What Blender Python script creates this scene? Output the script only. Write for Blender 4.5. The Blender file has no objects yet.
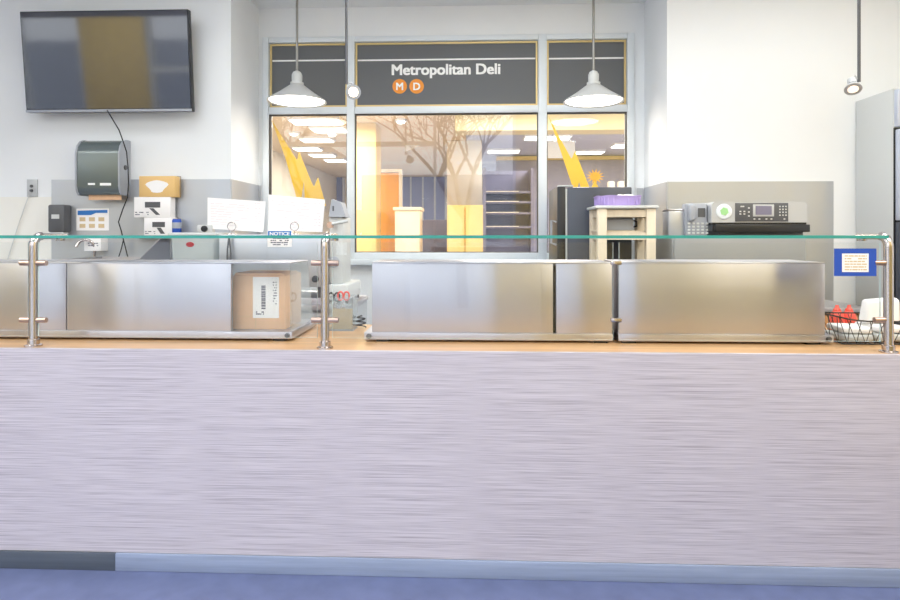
import bpy, bmesh, math, random
from mathutils import Vector, Matrix
random.seed(7)
C = bpy.context.scene.collection
PI = math.pi
TH = math.radians(2.2)          # camera yaw to the left
H = 1.425                       # camera height
F = 600.0                       # focal length in pixels (900 wide)
U0, V0 = 450.0, 235.0           # principal column, horizon row

def at(u, v, Y):
    a = (u - U0) / F
    t = Y / (a * math.sin(TH) + math.cos(TH))
    return Vector((t * (a * math.cos(TH) - math.sin(TH)), Y, H + t * (V0 - v) / F))
def X(u, Y): return at(u, V0, Y).x
def Z(v, Y, u=450): return at(u, v, Y).z
def rect(u0, v0, u1, v1, Y):
    um = (u0 + u1) / 2
    return X(u0, Y), X(u1, Y), Z(v1, Y, um), Z(v0, Y, um)

# ---------------------------------------------------------------- materials
def lin(c):
    c = c / 255.0
    return c / 12.92 if c <= 0.04045 else ((c + 0.055) / 1.055) ** 2.4
def rgb(r, g, b): return (lin(r), lin(g), lin(b), 1)
def mat(name, col, rough=0.5, metal=0.0, spec=0.5, emit=None, es=0, noise=None, bump=0, alpha=None, trans=0):
    m = bpy.data.materials.new(name); m.use_nodes = True
    nt = m.node_tree; b = nt.nodes['Principled BSDF']
    b.inputs['Base Color'].default_value = rgb(*col)
    b.inputs['Roughness'].default_value = rough
    b.inputs['Metallic'].default_value = metal
    b.inputs['Specular IOR Level'].default_value = spec
    if trans: b.inputs['Transmission Weight'].default_value = trans
    if emit:
        b.inputs['Emission Color'].default_value = rgb(*emit); b.inputs['Emission Strength'].default_value = es
    if noise:                       # (scale xyz, amount): streaky value variation of the surface itself
        sc, amt = noise
        tc = nt.nodes.new('ShaderNodeTexCoord'); mp = nt.nodes.new('ShaderNodeMapping')
        mp.inputs['Scale'].default_value = sc
        n = nt.nodes.new('ShaderNodeTexNoise'); n.inputs['Scale'].default_value = 1; n.inputs['Detail'].default_value = 4
        nt.links.new(tc.outputs['Object'], mp.inputs['Vector']); nt.links.new(mp.outputs[0], n.inputs['Vector'])
        r = nt.nodes.new('ShaderNodeValToRGB')
        lo = [max(0, c * (1 - amt)) for c in rgb(*col)[:3]]; hi = [min(1, c * (1 + amt)) for c in rgb(*col)[:3]]
        r.color_ramp.elements[0].position = 0.3; r.color_ramp.elements[1].position = 0.7
        r.color_ramp.elements[0].color = (*lo, 1); r.color_ramp.elements[1].color = (*hi, 1)
        nt.links.new(n.outputs['Fac'], r.inputs['Fac']); nt.links.new(r.outputs['Color'], b.inputs['Base Color'])
        if bump:
            bp = nt.nodes.new('ShaderNodeBump'); bp.inputs['Strength'].default_value = bump; bp.inputs['Distance'].default_value = 0.004
            nt.links.new(n.outputs['Fac'], bp.inputs['Height']); nt.links.new(bp.outputs[0], b.inputs['Normal'])
    return m
def glass(name, tint, ior=1.5, rough=0.0, body=0.0, bodycol=(230, 240, 240)):
    m = bpy.data.materials.new(name); m.use_nodes = True
    nt = m.node_tree; nt.nodes.clear()
    out = nt.nodes.new('ShaderNodeOutputMaterial')
    t = nt.nodes.new('ShaderNodeBsdfTransparent'); t.inputs[0].default_value = rgb(*tint)
    g = nt.nodes.new('ShaderNodeBsdfGlossy'); g.inputs['Roughness'].default_value = rough
    f = nt.nodes.new('ShaderNodeFresnel'); f.inputs['IOR'].default_value = ior
    geo = nt.nodes.new('ShaderNodeNewGeometry')
    # facing-independent Fresnel: a thin pane reflects alike from both sides
    mx = nt.nodes.new('ShaderNodeMixShader')
    lw = nt.nodes.new('ShaderNodeLayerWeight'); lw.inputs['Blend'].default_value = 0.5
    pw = nt.nodes.new('ShaderNodeMath'); pw.operation = 'POWER'; pw.inputs[1].default_value = 5
    r0 = ((ior - 1) / (ior + 1)) ** 2
    ma = nt.nodes.new('ShaderNodeMath'); ma.operation = 'MULTIPLY_ADD'; ma.inputs[1].default_value = 1 - r0; ma.inputs[2].default_value = r0
    nt.links.new(lw.outputs['Facing'], pw.inputs[0]); nt.links.new(pw.outputs[0], ma.inputs[0])
    nt.links.new(ma.outputs[0], mx.inputs['Fac'])
    src = t
    if body:
        d = nt.nodes.new('ShaderNodeBsdfDiffuse'); d.inputs[0].default_value = rgb(*bodycol)
        m2 = nt.nodes.new('ShaderNodeMixShader'); m2.inputs['Fac'].default_value = body
        nt.links.new(t.outputs[0], m2.inputs[1]); nt.links.new(d.outputs[0], m2.inputs[2]); src = m2
    nt.links.new(src.outputs[0], mx.inputs[1]); nt.links.new(g.outputs[0], mx.inputs[2])
    nt.links.new(mx.outputs[0], out.inputs['Surface'])
    return m
def laminate():
    m = bpy.data.materials.new('streaked_laminate'); m.use_nodes = True
    nt = m.node_tree; b = nt.nodes['Principled BSDF']; L = nt.links.new; N = nt.nodes.new
    tc = N('ShaderNodeTexCoord')
    def noise(sx, sz, det):
        mp = N('ShaderNodeMapping'); mp.inputs['Scale'].default_value = (sx, 1, sz)
        n = N('ShaderNodeTexNoise'); n.inputs['Scale'].default_value = 1; n.inputs['Detail'].default_value = det; n.inputs['Roughness'].default_value = 0.6
        L(tc.outputs['Object'], mp.inputs['Vector']); L(mp.outputs[0], n.inputs['Vector']); return n
    n1 = noise(1.7, 430, 2); n2 = noise(6, 820, 1); n3 = noise(0.7, 1.3, 2)
    mx = N('ShaderNodeMath'); mx.operation = 'MULTIPLY_ADD'; mx.inputs[1].default_value = 0.6
    m2 = N('ShaderNodeMath'); m2.operation = 'MULTIPLY'; m2.inputs[1].default_value = 0.4
    L(n2.outputs['Fac'], m2.inputs[0]); L(n1.outputs['Fac'], mx.inputs[0]); L(m2.outputs[0], mx.inputs[2])
    r = N('ShaderNodeValToRGB'); e = r.color_ramp.elements
    e[0].position = 0.36; e[0].color = rgb(158, 149, 160)
    e[1].position = 0.50; e[1].color = rgb(203, 196, 205)
    k = e.new(0.66); k.color = rgb(220, 213, 220)
    L(mx.outputs[0], r.inputs['Fac']); L(r.outputs['Color'], b.inputs['Base Color'])
    bp = N('ShaderNodeBump'); bp.inputs['Strength'].default_value = 0.12; bp.inputs['Distance'].default_value = 0.001
    L(mx.outputs[0], bp.inputs['Height']); L(bp.outputs[0], b.inputs['Normal'])
    b.inputs['Roughness'].default_value = 0.45
    return m
def steel(name, col, rough=0.25, sc=(1.2, 1.2, 260), vary=0.06, metal=1.0, aniso=0, arot=0):
    m = mat(name, col, rough, metal)
    nt = m.node_tree; b = nt.nodes['Principled BSDF']; L = nt.links.new; N = nt.nodes.new
    tc = N('ShaderNodeTexCoord'); mp = N('ShaderNodeMapping'); mp.inputs['Scale'].default_value = sc
    n = N('ShaderNodeTexNoise'); n.inputs['Scale'].default_value = 1; n.inputs['Detail'].default_value = 3
    L(tc.outputs['Object'], mp.inputs['Vector']); L(mp.outputs[0], n.inputs['Vector'])
    mr = N('ShaderNodeMapRange'); mr.inputs['To Min'].default_value = max(0.02, rough - vary); mr.inputs['To Max'].default_value = rough + vary
    L(n.outputs['Fac'], mr.inputs['Value']); L(mr.outputs[0], b.inputs['Roughness'])
    # gentle waviness of thin sheet
    mp2 = N('ShaderNodeMapping'); mp2.inputs['Scale'].default_value = (6.5, 3.0, 0.4)
    n2 = N('ShaderNodeTexNoise'); n2.inputs['Scale'].default_value = 1; n2.inputs['Detail'].default_value = 0
    L(tc.outputs['Object'], mp2.inputs['Vector']); L(mp2.outputs[0], n2.inputs['Vector'])
    bp = N('ShaderNodeBump'); bp.inputs['Strength'].default_value = 0.5; bp.inputs['Distance'].default_value = 0.02
    L(n2.outputs['Fac'], bp.inputs['Height']); L(bp.outputs[0], b.inputs['Normal'])
    if aniso:                       # horizontal brushing smears reflections up and down
        cx = N('ShaderNodeCombineXYZ'); cx.inputs[0].default_value = 1
        L(cx.outputs[0], b.inputs['Tangent']); b.inputs['Anisotropic'].default_value = aniso; b.inputs['Anisotropic Rotation'].default_value = arot
    return m

M = dict(
    wall=mat('wall_paint', (240, 242, 243), 0.7, noise=((3, 3, 3), 0.01)),
    panelwall=mat('wall_panel_cream', (240, 238, 230), 0.5),
    ceil=mat('ceiling_paint', (238, 240, 241), 0.8),
    floor=mat('floor_vinyl', (104, 114, 152), 0.4, noise=((9, 9, 9), 0.12)),
    lam=laminate(),
    base=mat('rubber_base', (150, 162, 188), 0.45, noise=((2, 2, 60), 0.12)),
    based=mat('rubber_base_dark', (84, 92, 104), 0.45, noise=((2, 2, 60), 0.12)),
    wood=mat('worktop_wood', (210, 166, 118), 0.28, noise=((1.2, 22, 22), 0.16)),
    cabwood=mat('cabinet_wood', (196, 140, 92), 0.4, noise=((14, 14, 1.5), 0.2)),
    standwood=mat('stand_wood', (222, 208, 184), 0.5, noise=((20, 20, 3), 0.08)),
    steel=steel('brushed_steel', (200, 197, 201), 0.34, aniso=.85, arot=.25),
    steelw=steel('steel_sheet', (194, 197, 202), 0.36, metal=.55),
    chrome=mat('polished_steel', (200, 191, 187), 0.22, 1.0),
    frame=mat('window_frame_paint', (226, 232, 236), 0.4),
    gasket=mat('gasket', (70, 66, 60), 0.6),
    gold=mat('leaked_light_gold', (226, 200, 140), 0.35, 0.2),
    vinyl=mat('dark_vinyl', (108, 110, 112), 0.6, spec=.3),
    white=mat('white_print', (250, 250, 248), 0.5),
    orange=mat('orange_print', (240, 150, 50), 0.5),
    yellow=mat('yellow_vinyl', (252, 206, 62), 0.5),
    pane=glass('window_glass', (254, 254, 254), 1.75),
    guard=glass('guard_glass', (253, 254, 254), 1.4),
    edge=mat('pale_glass_edge', (214, 232, 230), 0.2),
    teal=mat('teal_glass_edge', (64, 158, 146), 0.15),
    acrylic=glass('clear_acrylic', (250, 252, 252), 1.45, 0.02, 0.10),
    tvscreen=mat('tv_screen', (44, 46, 58), 0.06, 0, 1.0),
    black=mat('black_plastic', (32, 33, 36), 0.4),
    dgrey=mat('dark_grey_plastic', (88, 89, 92), 0.4),
    fridge=mat('fridge_charcoal', (72, 76, 86), 0.28),
    grey=mat('grey_plastic', (168, 172, 180), 0.4),
    lgrey=mat('light_grey_paint', (206, 208, 206), 0.4),
    silver=mat('silver_plastic', (190, 192, 193), 0.35, 0.1),
    smoke=mat('smoked_plastic', (116, 126, 126), 0.22, 0.35),
    kraft=mat('kraft_paper', (234, 190, 152), 0.75, noise=((30, 30, 8), 0.04)),
    paper=mat('paper', (247, 244, 242), 0.7),
    pink=mat('faint_print', (226, 212, 216), 0.7),
    ink=mat('ink', (80, 76, 96), 0.7),
    blue=mat('blue_print', (40, 82, 180), 0.5),
    blue2=mat('blue_header', (46, 120, 196), 0.5),
    red=mat('red_plastic', (242, 92, 78), 0.4),
    redlogo=mat('red_print', (176, 40, 48), 0.5),
    purple=mat('purple_plastic', (186, 164, 222), 0.5),
    green=mat('green_print', (160, 214, 146), 0.5),
    tan=mat('tan_print', (214, 190, 150), 0.7),
    glove=mat('glove_box_card', (230, 190, 124), 0.6),
    tub=glass('translucent_tub', (236, 242, 240), 1.4, 0.15, 0.45, (236, 242, 240)),
    lampwhite=mat('white_enamel', (196, 196, 194), 0.4),
    glow=mat('lamp_glow', (255, 250, 240), 0.5, emit=(255, 248, 236), es=6),
    warmglow=mat('warm_lamp_glow', (255, 230, 200), 0.5, emit=(255, 224, 184), es=9),
    lens=mat('lamp_lens', (255, 240, 225), 0.3, emit=(255, 232, 208), es=1.2),
    copper=mat('warm_metal', (214, 176, 150), 0.3, 0.7),
    fluo=mat('fluorescent_panel', (255, 255, 255), 0.5, emit=(255, 252, 244), es=4.5),
    hallyellow=mat('hall_yellow', (238, 206, 128), 0.6),
    hallcream=mat('hall_cream', (248, 238, 216), 0.6),
    hallpeach=mat('hall_peach', (246, 224, 186), 0.7),
    hallgrey=mat('hall_grey', (146, 142, 156), 0.6, noise=((6, 6, 0.5), 0.1)),
    halldark=mat('hall_dark', (126, 122, 142), 0.5),
    hallceil=mat('hall_ceiling', (206, 208, 220), 0.8),
    hallblue=mat('hall_blue', (150, 160, 200), 0.4),
    halldoor=mat('orange_door', (250, 178, 66), 0.5),
    brown=mat('tan_brick', (232, 208, 140), 0.6, noise=((8, 8, 30), 0.2)),
    pave=mat('outside_pavement', (196, 198, 200), 0.8, noise=((2, 2, 2), 0.08)),
    bark=mat('bark', (86, 76, 74), 0.9),
    build=mat('outside_facade', (170, 176, 186), 0.8, noise=((1, 1, 2), 0.15)),
)

M['tvscreen'].node_tree.nodes['Principled BSDF'].inputs['IOR'].default_value = 1.6
M['beam'] = mat('hall_beam_cream', (246, 228, 180), 0.6)
M['burst'] = mat('deep_yellow_vinyl', (250, 184, 50), 0.5)
M['bronze'] = mat('bronze_steel', (196, 170, 156), 0.3, 0.9)
M['cab'] = mat('cabinet_grey', (150, 152, 152), 0.45, 0.2)
M['freezerdoor'] = mat('freezer_door_paint', (196, 202, 216), 0.3)
M['rod'] = mat('lamp_rod', (150, 148, 142), 0.4, 0.4)
# ---------------------------------------------------------------- mesh building
class MB:
    def __init__(s): s.bm = bmesh.new(); s.mi = 0
    def _tag(s, faces):
        for f in faces: f.material_index = s.mi
    def box(s, x0, x1, y0, y1, z0, z1, bev=0, seg=2):
        r = bmesh.ops.create_cube(s.bm, size=1)
        vs = r['verts']
        for v in vs:
            v.co = Vector(((x0 + x1) / 2 + v.co.x * (x1 - x0), (y0 + y1) / 2 + v.co.y * (y1 - y0), (z0 + z1) / 2 + v.co.z * (z1 - z0)))
        fs = {f for v in vs for f in v.link_faces}; s._tag(fs)
        if bev:
            es = {e for v in vs for e in v.link_edges}
            bmesh.ops.bevel(s.bm, geom=list(es), offset=bev, segments=seg, profile=0.5, affect='EDGES')
        return s
    def prism(s, pts, y0, y1, axis='y'):
        """pts (a,b): outline, extruded. axis y: (x,z); axis x: (y,z); axis z: (x,y)"""
        def P(a, b, c):
            return (a, c, b) if axis == 'y' else ((c, a, b) if axis == 'x' else (a, b, c))
        A = [s.bm.verts.new(P(a, b, y0)) for a, b in pts]; B = [s.bm.verts.new(P(a, b, y1)) for a, b in pts]
        fs = [s.bm.faces.new(A), s.bm.faces.new(B[::-1])]
        n = len(pts)
        for i in range(n): fs.append(s.bm.faces.new((A[i], B[i], B[(i + 1) % n], A[(i + 1) % n])))
        s._tag(fs); bmesh.ops.recalc_face_normals(s.bm, faces=fs); return s
    def tube(s, pts, r, seg=10, cap=True):
        pts = [Vector(p) for p in pts]; rings = []
        rs = r if isinstance(r, (list, tuple)) else [r] * len(pts)
        ref = None
        for i, p in enumerate(pts):
            d = (pts[min(i + 1, len(pts) - 1)] - pts[max(i - 1, 0)]).normalized()
            if ref is None: ref = d.orthogonal().normalized()
            ref = (ref - d * ref.dot(d))
            ref = ref.normalized() if ref.length > 1e-6 else d.orthogonal().normalized()
            b = d.cross(ref)
            rings.append([s.bm.verts.new(p + (ref * math.cos(2 * PI * k / seg) + b * math.sin(2 * PI * k / seg)) * rs[i]) for k in range(seg)])
        fs = []
        for a, b in zip(rings, rings[1:]):
            for k in range(seg): fs.append(s.bm.faces.new((a[k], a[(k + 1) % seg], b[(k + 1) % seg], b[k])))
        if cap: fs.append(s.bm.faces.new(rings[0][::-1])); fs.append(s.bm.faces.new(rings[-1]))
        s._tag(fs); bmesh.ops.recalc_face_normals(s.bm, faces=fs); return s
    def lathe(s, prof, c, axis=Vector((0, 0, 1)), seg=32, cap=True):
        """prof: (radius, height along axis)"""
        axis = Vector(axis).normalized(); e1 = axis.orthogonal().normalized(); e2 = axis.cross(e1); c = Vector(c)
        rings = [[s.bm.verts.new(c + axis * h + (e1 * math.cos(2 * PI * k / seg) + e2 * math.sin(2 * PI * k / seg)) * max(r, 1e-4)) for k in range(seg)] for r, h in prof]
        fs = []
        for a, b in zip(rings, rings[1:]):
            for k in range(seg): fs.append(s.bm.faces.new((a[k], a[(k + 1) % seg], b[(k + 1) % seg], b[k])))
        if cap: fs.append(s.bm.faces.new(rings[0][::-1])); fs.append(s.bm.faces.new(rings[-1]))
        s._tag(fs); bmesh.ops.recalc_face_normals(s.bm, faces=fs); return s
    def xform(s, mtx):
        bmesh.ops.transform(s.bm, matrix=mtx, verts=s.bm.verts[:]); return s
    def build(s, name, mats, parent=None, smooth=False, rot=None):
        if not isinstance(mats, (list, tuple)): mats = [mats]
        me = bpy.data.meshes.new(name)
        org = Vector(parent['_org']) if parent else None
        bm = s.bm
        if parent: bmesh.ops.translate(bm, vec=-org, verts=bm.verts[:])
        else:                                                # origin at the centre of the base
            xs = [v.co for v in bm.verts]
            lo = Vector([min(c[i] for c in xs) for i in range(3)]); hi = Vector([max(c[i] for c in xs) for i in range(3)])
            org = Vector(((lo.x + hi.x) / 2, (lo.y + hi.y) / 2, lo.z))
            bmesh.ops.translate(bm, vec=-org, verts=bm.verts[:])
        bm.to_mesh(me); bm.free()
        for m in mats: me.materials.append(m)
        if smooth:
            for p in me.polygons: p.use_smooth = True
        o = bpy.data.objects.new(name, me); C.objects.link(o)
        if smooth:
            md = o.modifiers.new('split', 'EDGE_SPLIT'); md.split_angle = math.radians(38)
        if parent: o.parent = parent
        else: o.location = org
        o['_org'] = list(org)
        return o
def tag(o, label, cat, group=None):
    o['label'] = label; o['category'] = cat
    if group: o['group'] = group
    return o
def thing(name, label, cat, loc, group=None):
    o = bpy.data.objects.new(name, None); C.objects.link(o); o.location = loc; o.empty_display_size = 0.05
    o['_org'] = list(loc); return tag(o, label, cat, group)
def struct(o): o['kind'] = 'structure'; return o
def tbox(name, m, x0, x1, y0, y1, z0, z1, parent=None, bev=0):
    return MB().box(x0, x1, y0, y1, z0, z1, bev).build(name, m, parent, smooth=bool(bev))
def text(mb, body, x, z, y, size, width=None, depth=0.001, bold=0.0, align='CENTER'):
    """adds lettering facing -Y, baseline at z, into the builder"""
    cu = bpy.data.curves.new('t', 'FONT'); cu.body = body; cu.size = size; cu.align_x = align
    cu.extrude = depth; cu.resolution_u = 4
    ob = bpy.data.objects.new('t', cu); C.objects.link(ob)
    dg = bpy.context.evaluated_depsgraph_get(); me = bpy.data.meshes.new_from_object(ob.evaluated_get(dg))
    bpy.data.objects.remove(ob); bpy.data.curves.remove(cu)
    xs = [v.co.x for v in me.vertices]
    k = 1.0
    if width and xs: k = width / (max(xs) - min(xs))
    off = 0 if align == 'CENTER' else (min(xs) * k if align == 'LEFT' else 0)
    fs = []
    for q, (dx, dz) in enumerate([(0, 0)] + ([(-bold, -bold * .6), (bold, bold * .6), (bold, -bold * .6), (-bold, bold * .6)] if bold else [])):
        idx = [mb.bm.verts.new((x + v.co.x * k - off + dx, y - v.co.z - q * .00015, z + v.co.y + dz)) for v in me.vertices]
        for p in me.polygons:
            try: fs.append(mb.bm.faces.new([idx[i] for i in p.vertices]))
            except ValueError: pass
    bmesh.ops.recalc_face_normals(mb.bm, faces=fs)
    mb._tag(fs); bpy.data.meshes.remove(me); return mb
def lines(mb, x0, x1, z0, z1, y, n, seed=0, fill=0.6, th=0.4, shear=0.0):
    """rows of short printed bars standing for words too small to read"""
    rn = random.Random(seed); dz = (z1 - z0) / n
    for i in range(n):
        x = x0; zc = z1 - (i + 0.5) * dz
        while x < x1 - 0.002:
            w = rn.uniform(0.06, 0.25) * (x1 - x0); e = min(x1, x + w)
            if rn.random() < fill: mb.box(x, e, y - 0.0006, y, zc - dz * th / 2 + shear * (x - x0), zc + dz * th / 2 + shear * (x - x0))
            x = e + 0.03 * (x1 - x0)
    return mb

# ================================================================ the room
YW, YR = 4.20, 4.75                 # wall behind the counter, recessed window wall
ZC = 3.24; ZL = 4.5; YH = 2.2                           # ceiling
XA, XB = X(231, YW), X(667, YW)     # recess sides
XL, XR = -9.0, 5.0
YF = -1.0                           # shop front behind the photographer
struct(tbox('floor', M['floor'], XL, XR, YF, YR + .2, -.1, 0))
struct(tbox('ceiling', M['ceil'], XL, XR, YH, YR + .2, ZC, ZC + .1))
struct(tbox('ceiling_lobby', M['ceil'], XL, XR, YF - .25, YH, ZL, ZL + .1))
struct(tbox('wall_header', M['wall'], XL, XR, YH, YH + .1, ZC + .1, ZL))
struct(tbox('wall_back_left', M['wall'], XL, XA, YW, YR + .2, 0, ZC))
struct(tbox('wall_back_right', M['wall'], XB, XR, YW, YR + .2, 0, ZC))
struct(tbox('wall_left', M['wall'], XL - .1, XL, YF, YR + .2, 0, ZL))
struct(tbox('wall_right', M['wall'], XR, XR + .1, YF, YR + .2, 0, ZL))
# window wall around the opening
wx0, wx1, wz0, wz1 = rect(263.5, 36, 633.5, 261, YR)
b = MB().box(XA, wx0, YR, YR + .2, 0, ZC).box(wx1, XB, YR, YR + .2, 0, ZC).box(wx0, wx1, YR, YR + .2, 0, wz0).box(wx0, wx1, YR, YR + .2, wz1, ZC)
struct(b.build('wall_back', M['wall']))
# lower cream wall panel at the far left, with its cap strip
x0, x1 = X(-60, YW), X(52, YW)
struct(tbox('trim_1', M['panelwall'], x0, x1, YW - .006, YW, 0, Z(197, YW, 20)))

# ---------------- window 1
win = struct(bpy.data.objects.new('window_1', None)); C.objects.link(win); win.location = ((wx0 + wx1) / 2, YR, wz0); win['_org'] = list(win.location)
fy0, fy1 = YR - .03, YR + .07
cols = [(263.5, 269.5), (347.5, 355), (538, 546.5), (626.5, 633.5)]
rows = [(36, 41.5), (106.5, 113.5), (252.5, 261)]
uc = 450
def zrow(v, u): return Z(v + (u - 450) * (-0.008) , YR, u)
fb = MB()
for a, c in cols: fb.box(X(a, YR), X(c, YR), fy0, fy1, wz0, wz1, .004)
for a, c in rows:
    z1_, z0_ = Z(a, YR), Z(c, YR)
    for i in range(3): fb.box(X(cols[i][1], YR), X(cols[i + 1][0], YR), fy0 + .004, fy1 - .004, z0_, z1_, .004)
fb.build('window_frame', M['frame'], win, True)
tbox('window_sill', M['frame'], wx0 - .02, wx1 + .02, YR - .07, YR - .03, wz0 - .03, wz0 + .012, win, .004)
def ring(mb, x0, x1, z0, z1, y0, y1, t):
    mb.box(x0, x0 + t, y0, y1, z0, z1).box(x1 - t, x1, y0, y1, z0, z1).box(x0 + t, x1 - t, y0, y1, z0, z0 + t).box(x0 + t, x1 - t, y0, y1, z1 - t, z1)
gk = MB()
for i in range(3):
    x0, x1 = X(cols[i][1], YR), X(cols[i + 1][0], YR)
    zt, zb = Z(113.5, YR), Z(252.5, YR)
    ring(gk, x0, x1, zb, zt, YR - .012, YR + .035, .006)
    tbox('pane', M['pane'], x0 + .006, x1 - .006, YR + .010, YR + .018, zb + .006, zt - .006, win)
gk.build('gasket', M['gasket'], win)
# the three dark sign panels in the top lights
names = ['dark grey sign panel at the left end above the window, behind a hanging lamp rod',
         'wide dark grey sign panel with white shop lettering and two orange discs',
         'dark grey sign panel at the right end above the window, without lettering']
for i in range(3):
    u0, u1 = cols[i][1], cols[i + 1][0]
    x0, x1, zb, zt = X(u0, YR), X(u1, YR), Z(106.5, YR), Z(41.5, YR)
    t = thing('sign_panel', names[i], 'sign', ((x0 + x1) / 2, YR, zb), 'sign panels above the window')
    ys = YR + .012
    tbox('panel', M['vinyl'], x0 + .002, x1 - .002, ys, ys + .03, zb + .002, zt - .002, t)
    g = MB(); ring(g, x0 + .004, x1 - .004, zb + .004, zt - .004, ys - .012, ys, .013); g.build('light_leak_strip', M['gold'], t)['label'] = 'thin gold strip painted as hall light leaking round the panel'  # gold strips paint the hall light leaking round the vinyl
    um = (u0 + u1) / 2
    zs = Z(59.0 - (um - 450) * .008, YR, um)
    tbox('stripe', M['white'], x0 + .02, x1 - .02, ys - .003, ys, zs - .006, zs + .006, t)
    if i == 1:
        tm = MB(); xl, xr = X(392, YR), X(500, YR)
        text(tm, 'Metropolitan Deli', xl, Z(74, YR, 446), ys - .002, .118, xr - xl, .001, .0040, 'LEFT')
        tm.build('lettering', M['white'], t)
        for u, ch in ((399.5, 'M'), (416.5, 'D')):
            cx, cz = X(u, YR), Z(86, YR, u)
            d = MB().lathe([(.058, 0), (.058, .003)], (cx, ys, cz), (0, -1, 0), 40).build('disc', M['orange'], t)
            d['label'] = 'orange disc with white letter ' + ch
            text(MB(), ch, cx, cz - .029, ys - .0042, .082, None, .001, .0022).build('letter', M['white'], d)
# yellow window decals
def decal(name, polys, Y, parent=None):
    m = MB()
    for p in polys:
        m.prism([(X(u, Y), Z(v, Y, u)) for u, v in p], Y, Y + .0015)
    return m
YD = YR + .0185
m = decal('', [[(271, 119), (283, 138), (297, 160), (299, 151), (311, 181), (314, 186.5), (318, 177), (326, 206), (305, 206), (304, 181), (301, 200), (299, 206), (296, 196), (286, 160)]], YD)
tag(m.build('window_decal', M['yellow']), 'yellow jagged spire decal on the left window pane behind the paper sheets', 'decal')
d = thing('window_decal', 'yellow jagged spire decal with small starburst on the right window pane', 'decal', at(575, 190, YD))
decal('', [[(548.5, 116), (560, 138), (571.5, 159), (575, 151), (591, 191), (582, 191), (579, 182), (577, 191), (574, 191), (562, 155)]], YD).build('spire', M['yellow'], d)
st = []
for k in range(26):
    r = 9.6 if k % 2 == 0 else 4.6
    a = 2 * PI * k / 26
    st.append((595.3 + r * math.cos(a), 176.5 - r * .82 * math.sin(a)))
decal('', [st], YD + .0016).build('starburst', M['burst'], d)
decal('', [[(594.6, 180), (600.5, 191), (590, 191)]], YD + .0016).build('stem', M['yellow'], d)

# ---------------- steel splash sheets on the walls
zs_l = Z(179.5, YW, 140)
tag(tbox('splash_panel', M['steelw'], X(52, YW), XA - .002, YW - .006, YW - .002, 0, zs_l), 'wide steel wall sheet below the television', 'wall panel', 'steel wall sheets')
tag(tbox('splash_panel', M['steelw'], XA + .002, XA + .006, YW, YR - .01, 0, zs_l), 'narrow steel wall sheet on the left return beside the window', 'wall panel', 'steel wall sheets')
tag(tbox('splash_panel', M['steelw'], XA + .008, wx0 - .024, YR - .006, YR - .002, 0, zs_l), 'narrow steel sheet between the left wall return and the window frame', 'wall panel', 'steel wall sheets')
zs_r = Z(181.5, YW, 750)
tag(tbox('splash_panel', M['steelw'], XB + .002, X(833, YW), YW - .006, YW - .002, 0, zs_r), 'steel wall sheet behind the silver printer', 'wall panel', 'steel wall sheets')
tag(tbox('splash_panel', M['steelw'], XB - .006, XB - .002, YW, YR - .01, 0, zs_r), 'narrow steel wall sheet on the right return beside the window', 'wall panel', 'steel wall sheets')
tag(tbox('splash_panel', M['steelw'], wx1 + .024, XB - .008, YR - .006, YR - .002, 0, zs_r), 'narrow steel sheet between the black refrigerator and the right wall return', 'wall panel', 'steel wall sheets')

# ================================================================ hall beyond the window
HY0, HC = YR + .2, 2.78
struct(tbox('floor_hall', M['halldark'], -6, 6, HY0, 14.2, -.1, 0))
struct(tbox('ceiling_hall', M['hallceil'], -0.1, 6, HY0, 14.2, HC, HC + .1))
struct(tbox('ceiling_hall_left', M['hallpeach'], -6, -0.1, HY0, 14.2, HC, HC + .1))
struct(tbox('wall_hall_left', M['hallcream'], -3.4, -3.2, HY0, 14.2, 0, HC))
struct(tbox('wall_hall_right', M['hallgrey'], 4.2, 4.4, HY0, 14.2, 0, HC))
struct(tbox('wall_hall_back', M['hallgrey'], .4, 4.2, 10.3, 10.5, 0, HC))
struct(tbox('wall_hall_far', M['hallcream'], -3.2, .4, 14.0, 14.2, 0, HC))
struct(tbox('trim_2', M['beam'], X(455, 6.4), 4.2, 6.4, 6.7, Z(130, 6.4, 540), HC))           # yellow beam
struct(tbox('trim_3', M['hallyellow'], .4, 4.2, 10.22, 10.3, Z(159.5, 10.22, 580), Z(156, 10.22, 580)))
# yellow columns
def column(u0, u1, Y, m, lab, z1=HC):
    x0, x1 = X(u0, Y), X(u1, Y)
    return tag(tbox('column', m, x0, x1, Y, Y + .4, 0, z1, bev=.01), lab, 'column', 'columns beyond the window')
column(356, 376, 7.2, M['hallyellow'], 'yellow column just inside the left edge of the middle pane')
column(447, 482, 8.6, M['hallcream'], 'broad pale yellow column seen through the middle of the window')
struct(decal('', [[(405, 133), (447, 114), (455, 114), (455, 129), (405, 152)]], 9.0).xform(Matrix.Identity(4)).build('trim_4', M['white']))
dr = struct(bpy.data.objects.new('door_1', None)); C.objects.link(dr); dr.location = (X(388, 8), 8, 0); dr['_org'] = list(dr.location)
x0, x1 = X(377, 8), X(399, 8)
tbox('door_leaf', M['halldoor'], x0, x1, 8, 8.05, 0, Z(173, 8, 388), dr, .004)
ring(q := MB(), x0 - .04, x1 + .04, -.0, Z(173, 8, 388) + .05, 7.98, 8.07, .04); q.build('door_frame', M['hallcream'], dr)
tbox('door_handle', M['chrome'], x1 - .06, x1 - .03, 7.94, 8, .95, 1.1, dr)
x0, x1, z0, z1 = rect(393, 207, 421, 262, 7.4)
k = thing('reception_desk', 'low cream desk in front of the orange door beyond the window', 'desk', ((x0 + x1) / 2, 7.4, 0))
tbox('body', M['hallpeach'], x0 + .02, x1 - .02, 7.42, 7.85, 0, z1 - .04, k, .005); tbox('desk_top', M['hallpeach'], x0, x1, 7.4, 7.9, z1 - .04, z1, k, .005)
x0, x1, z0, z1 = rect(447, 205, 483, 262, 7.6)
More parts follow.
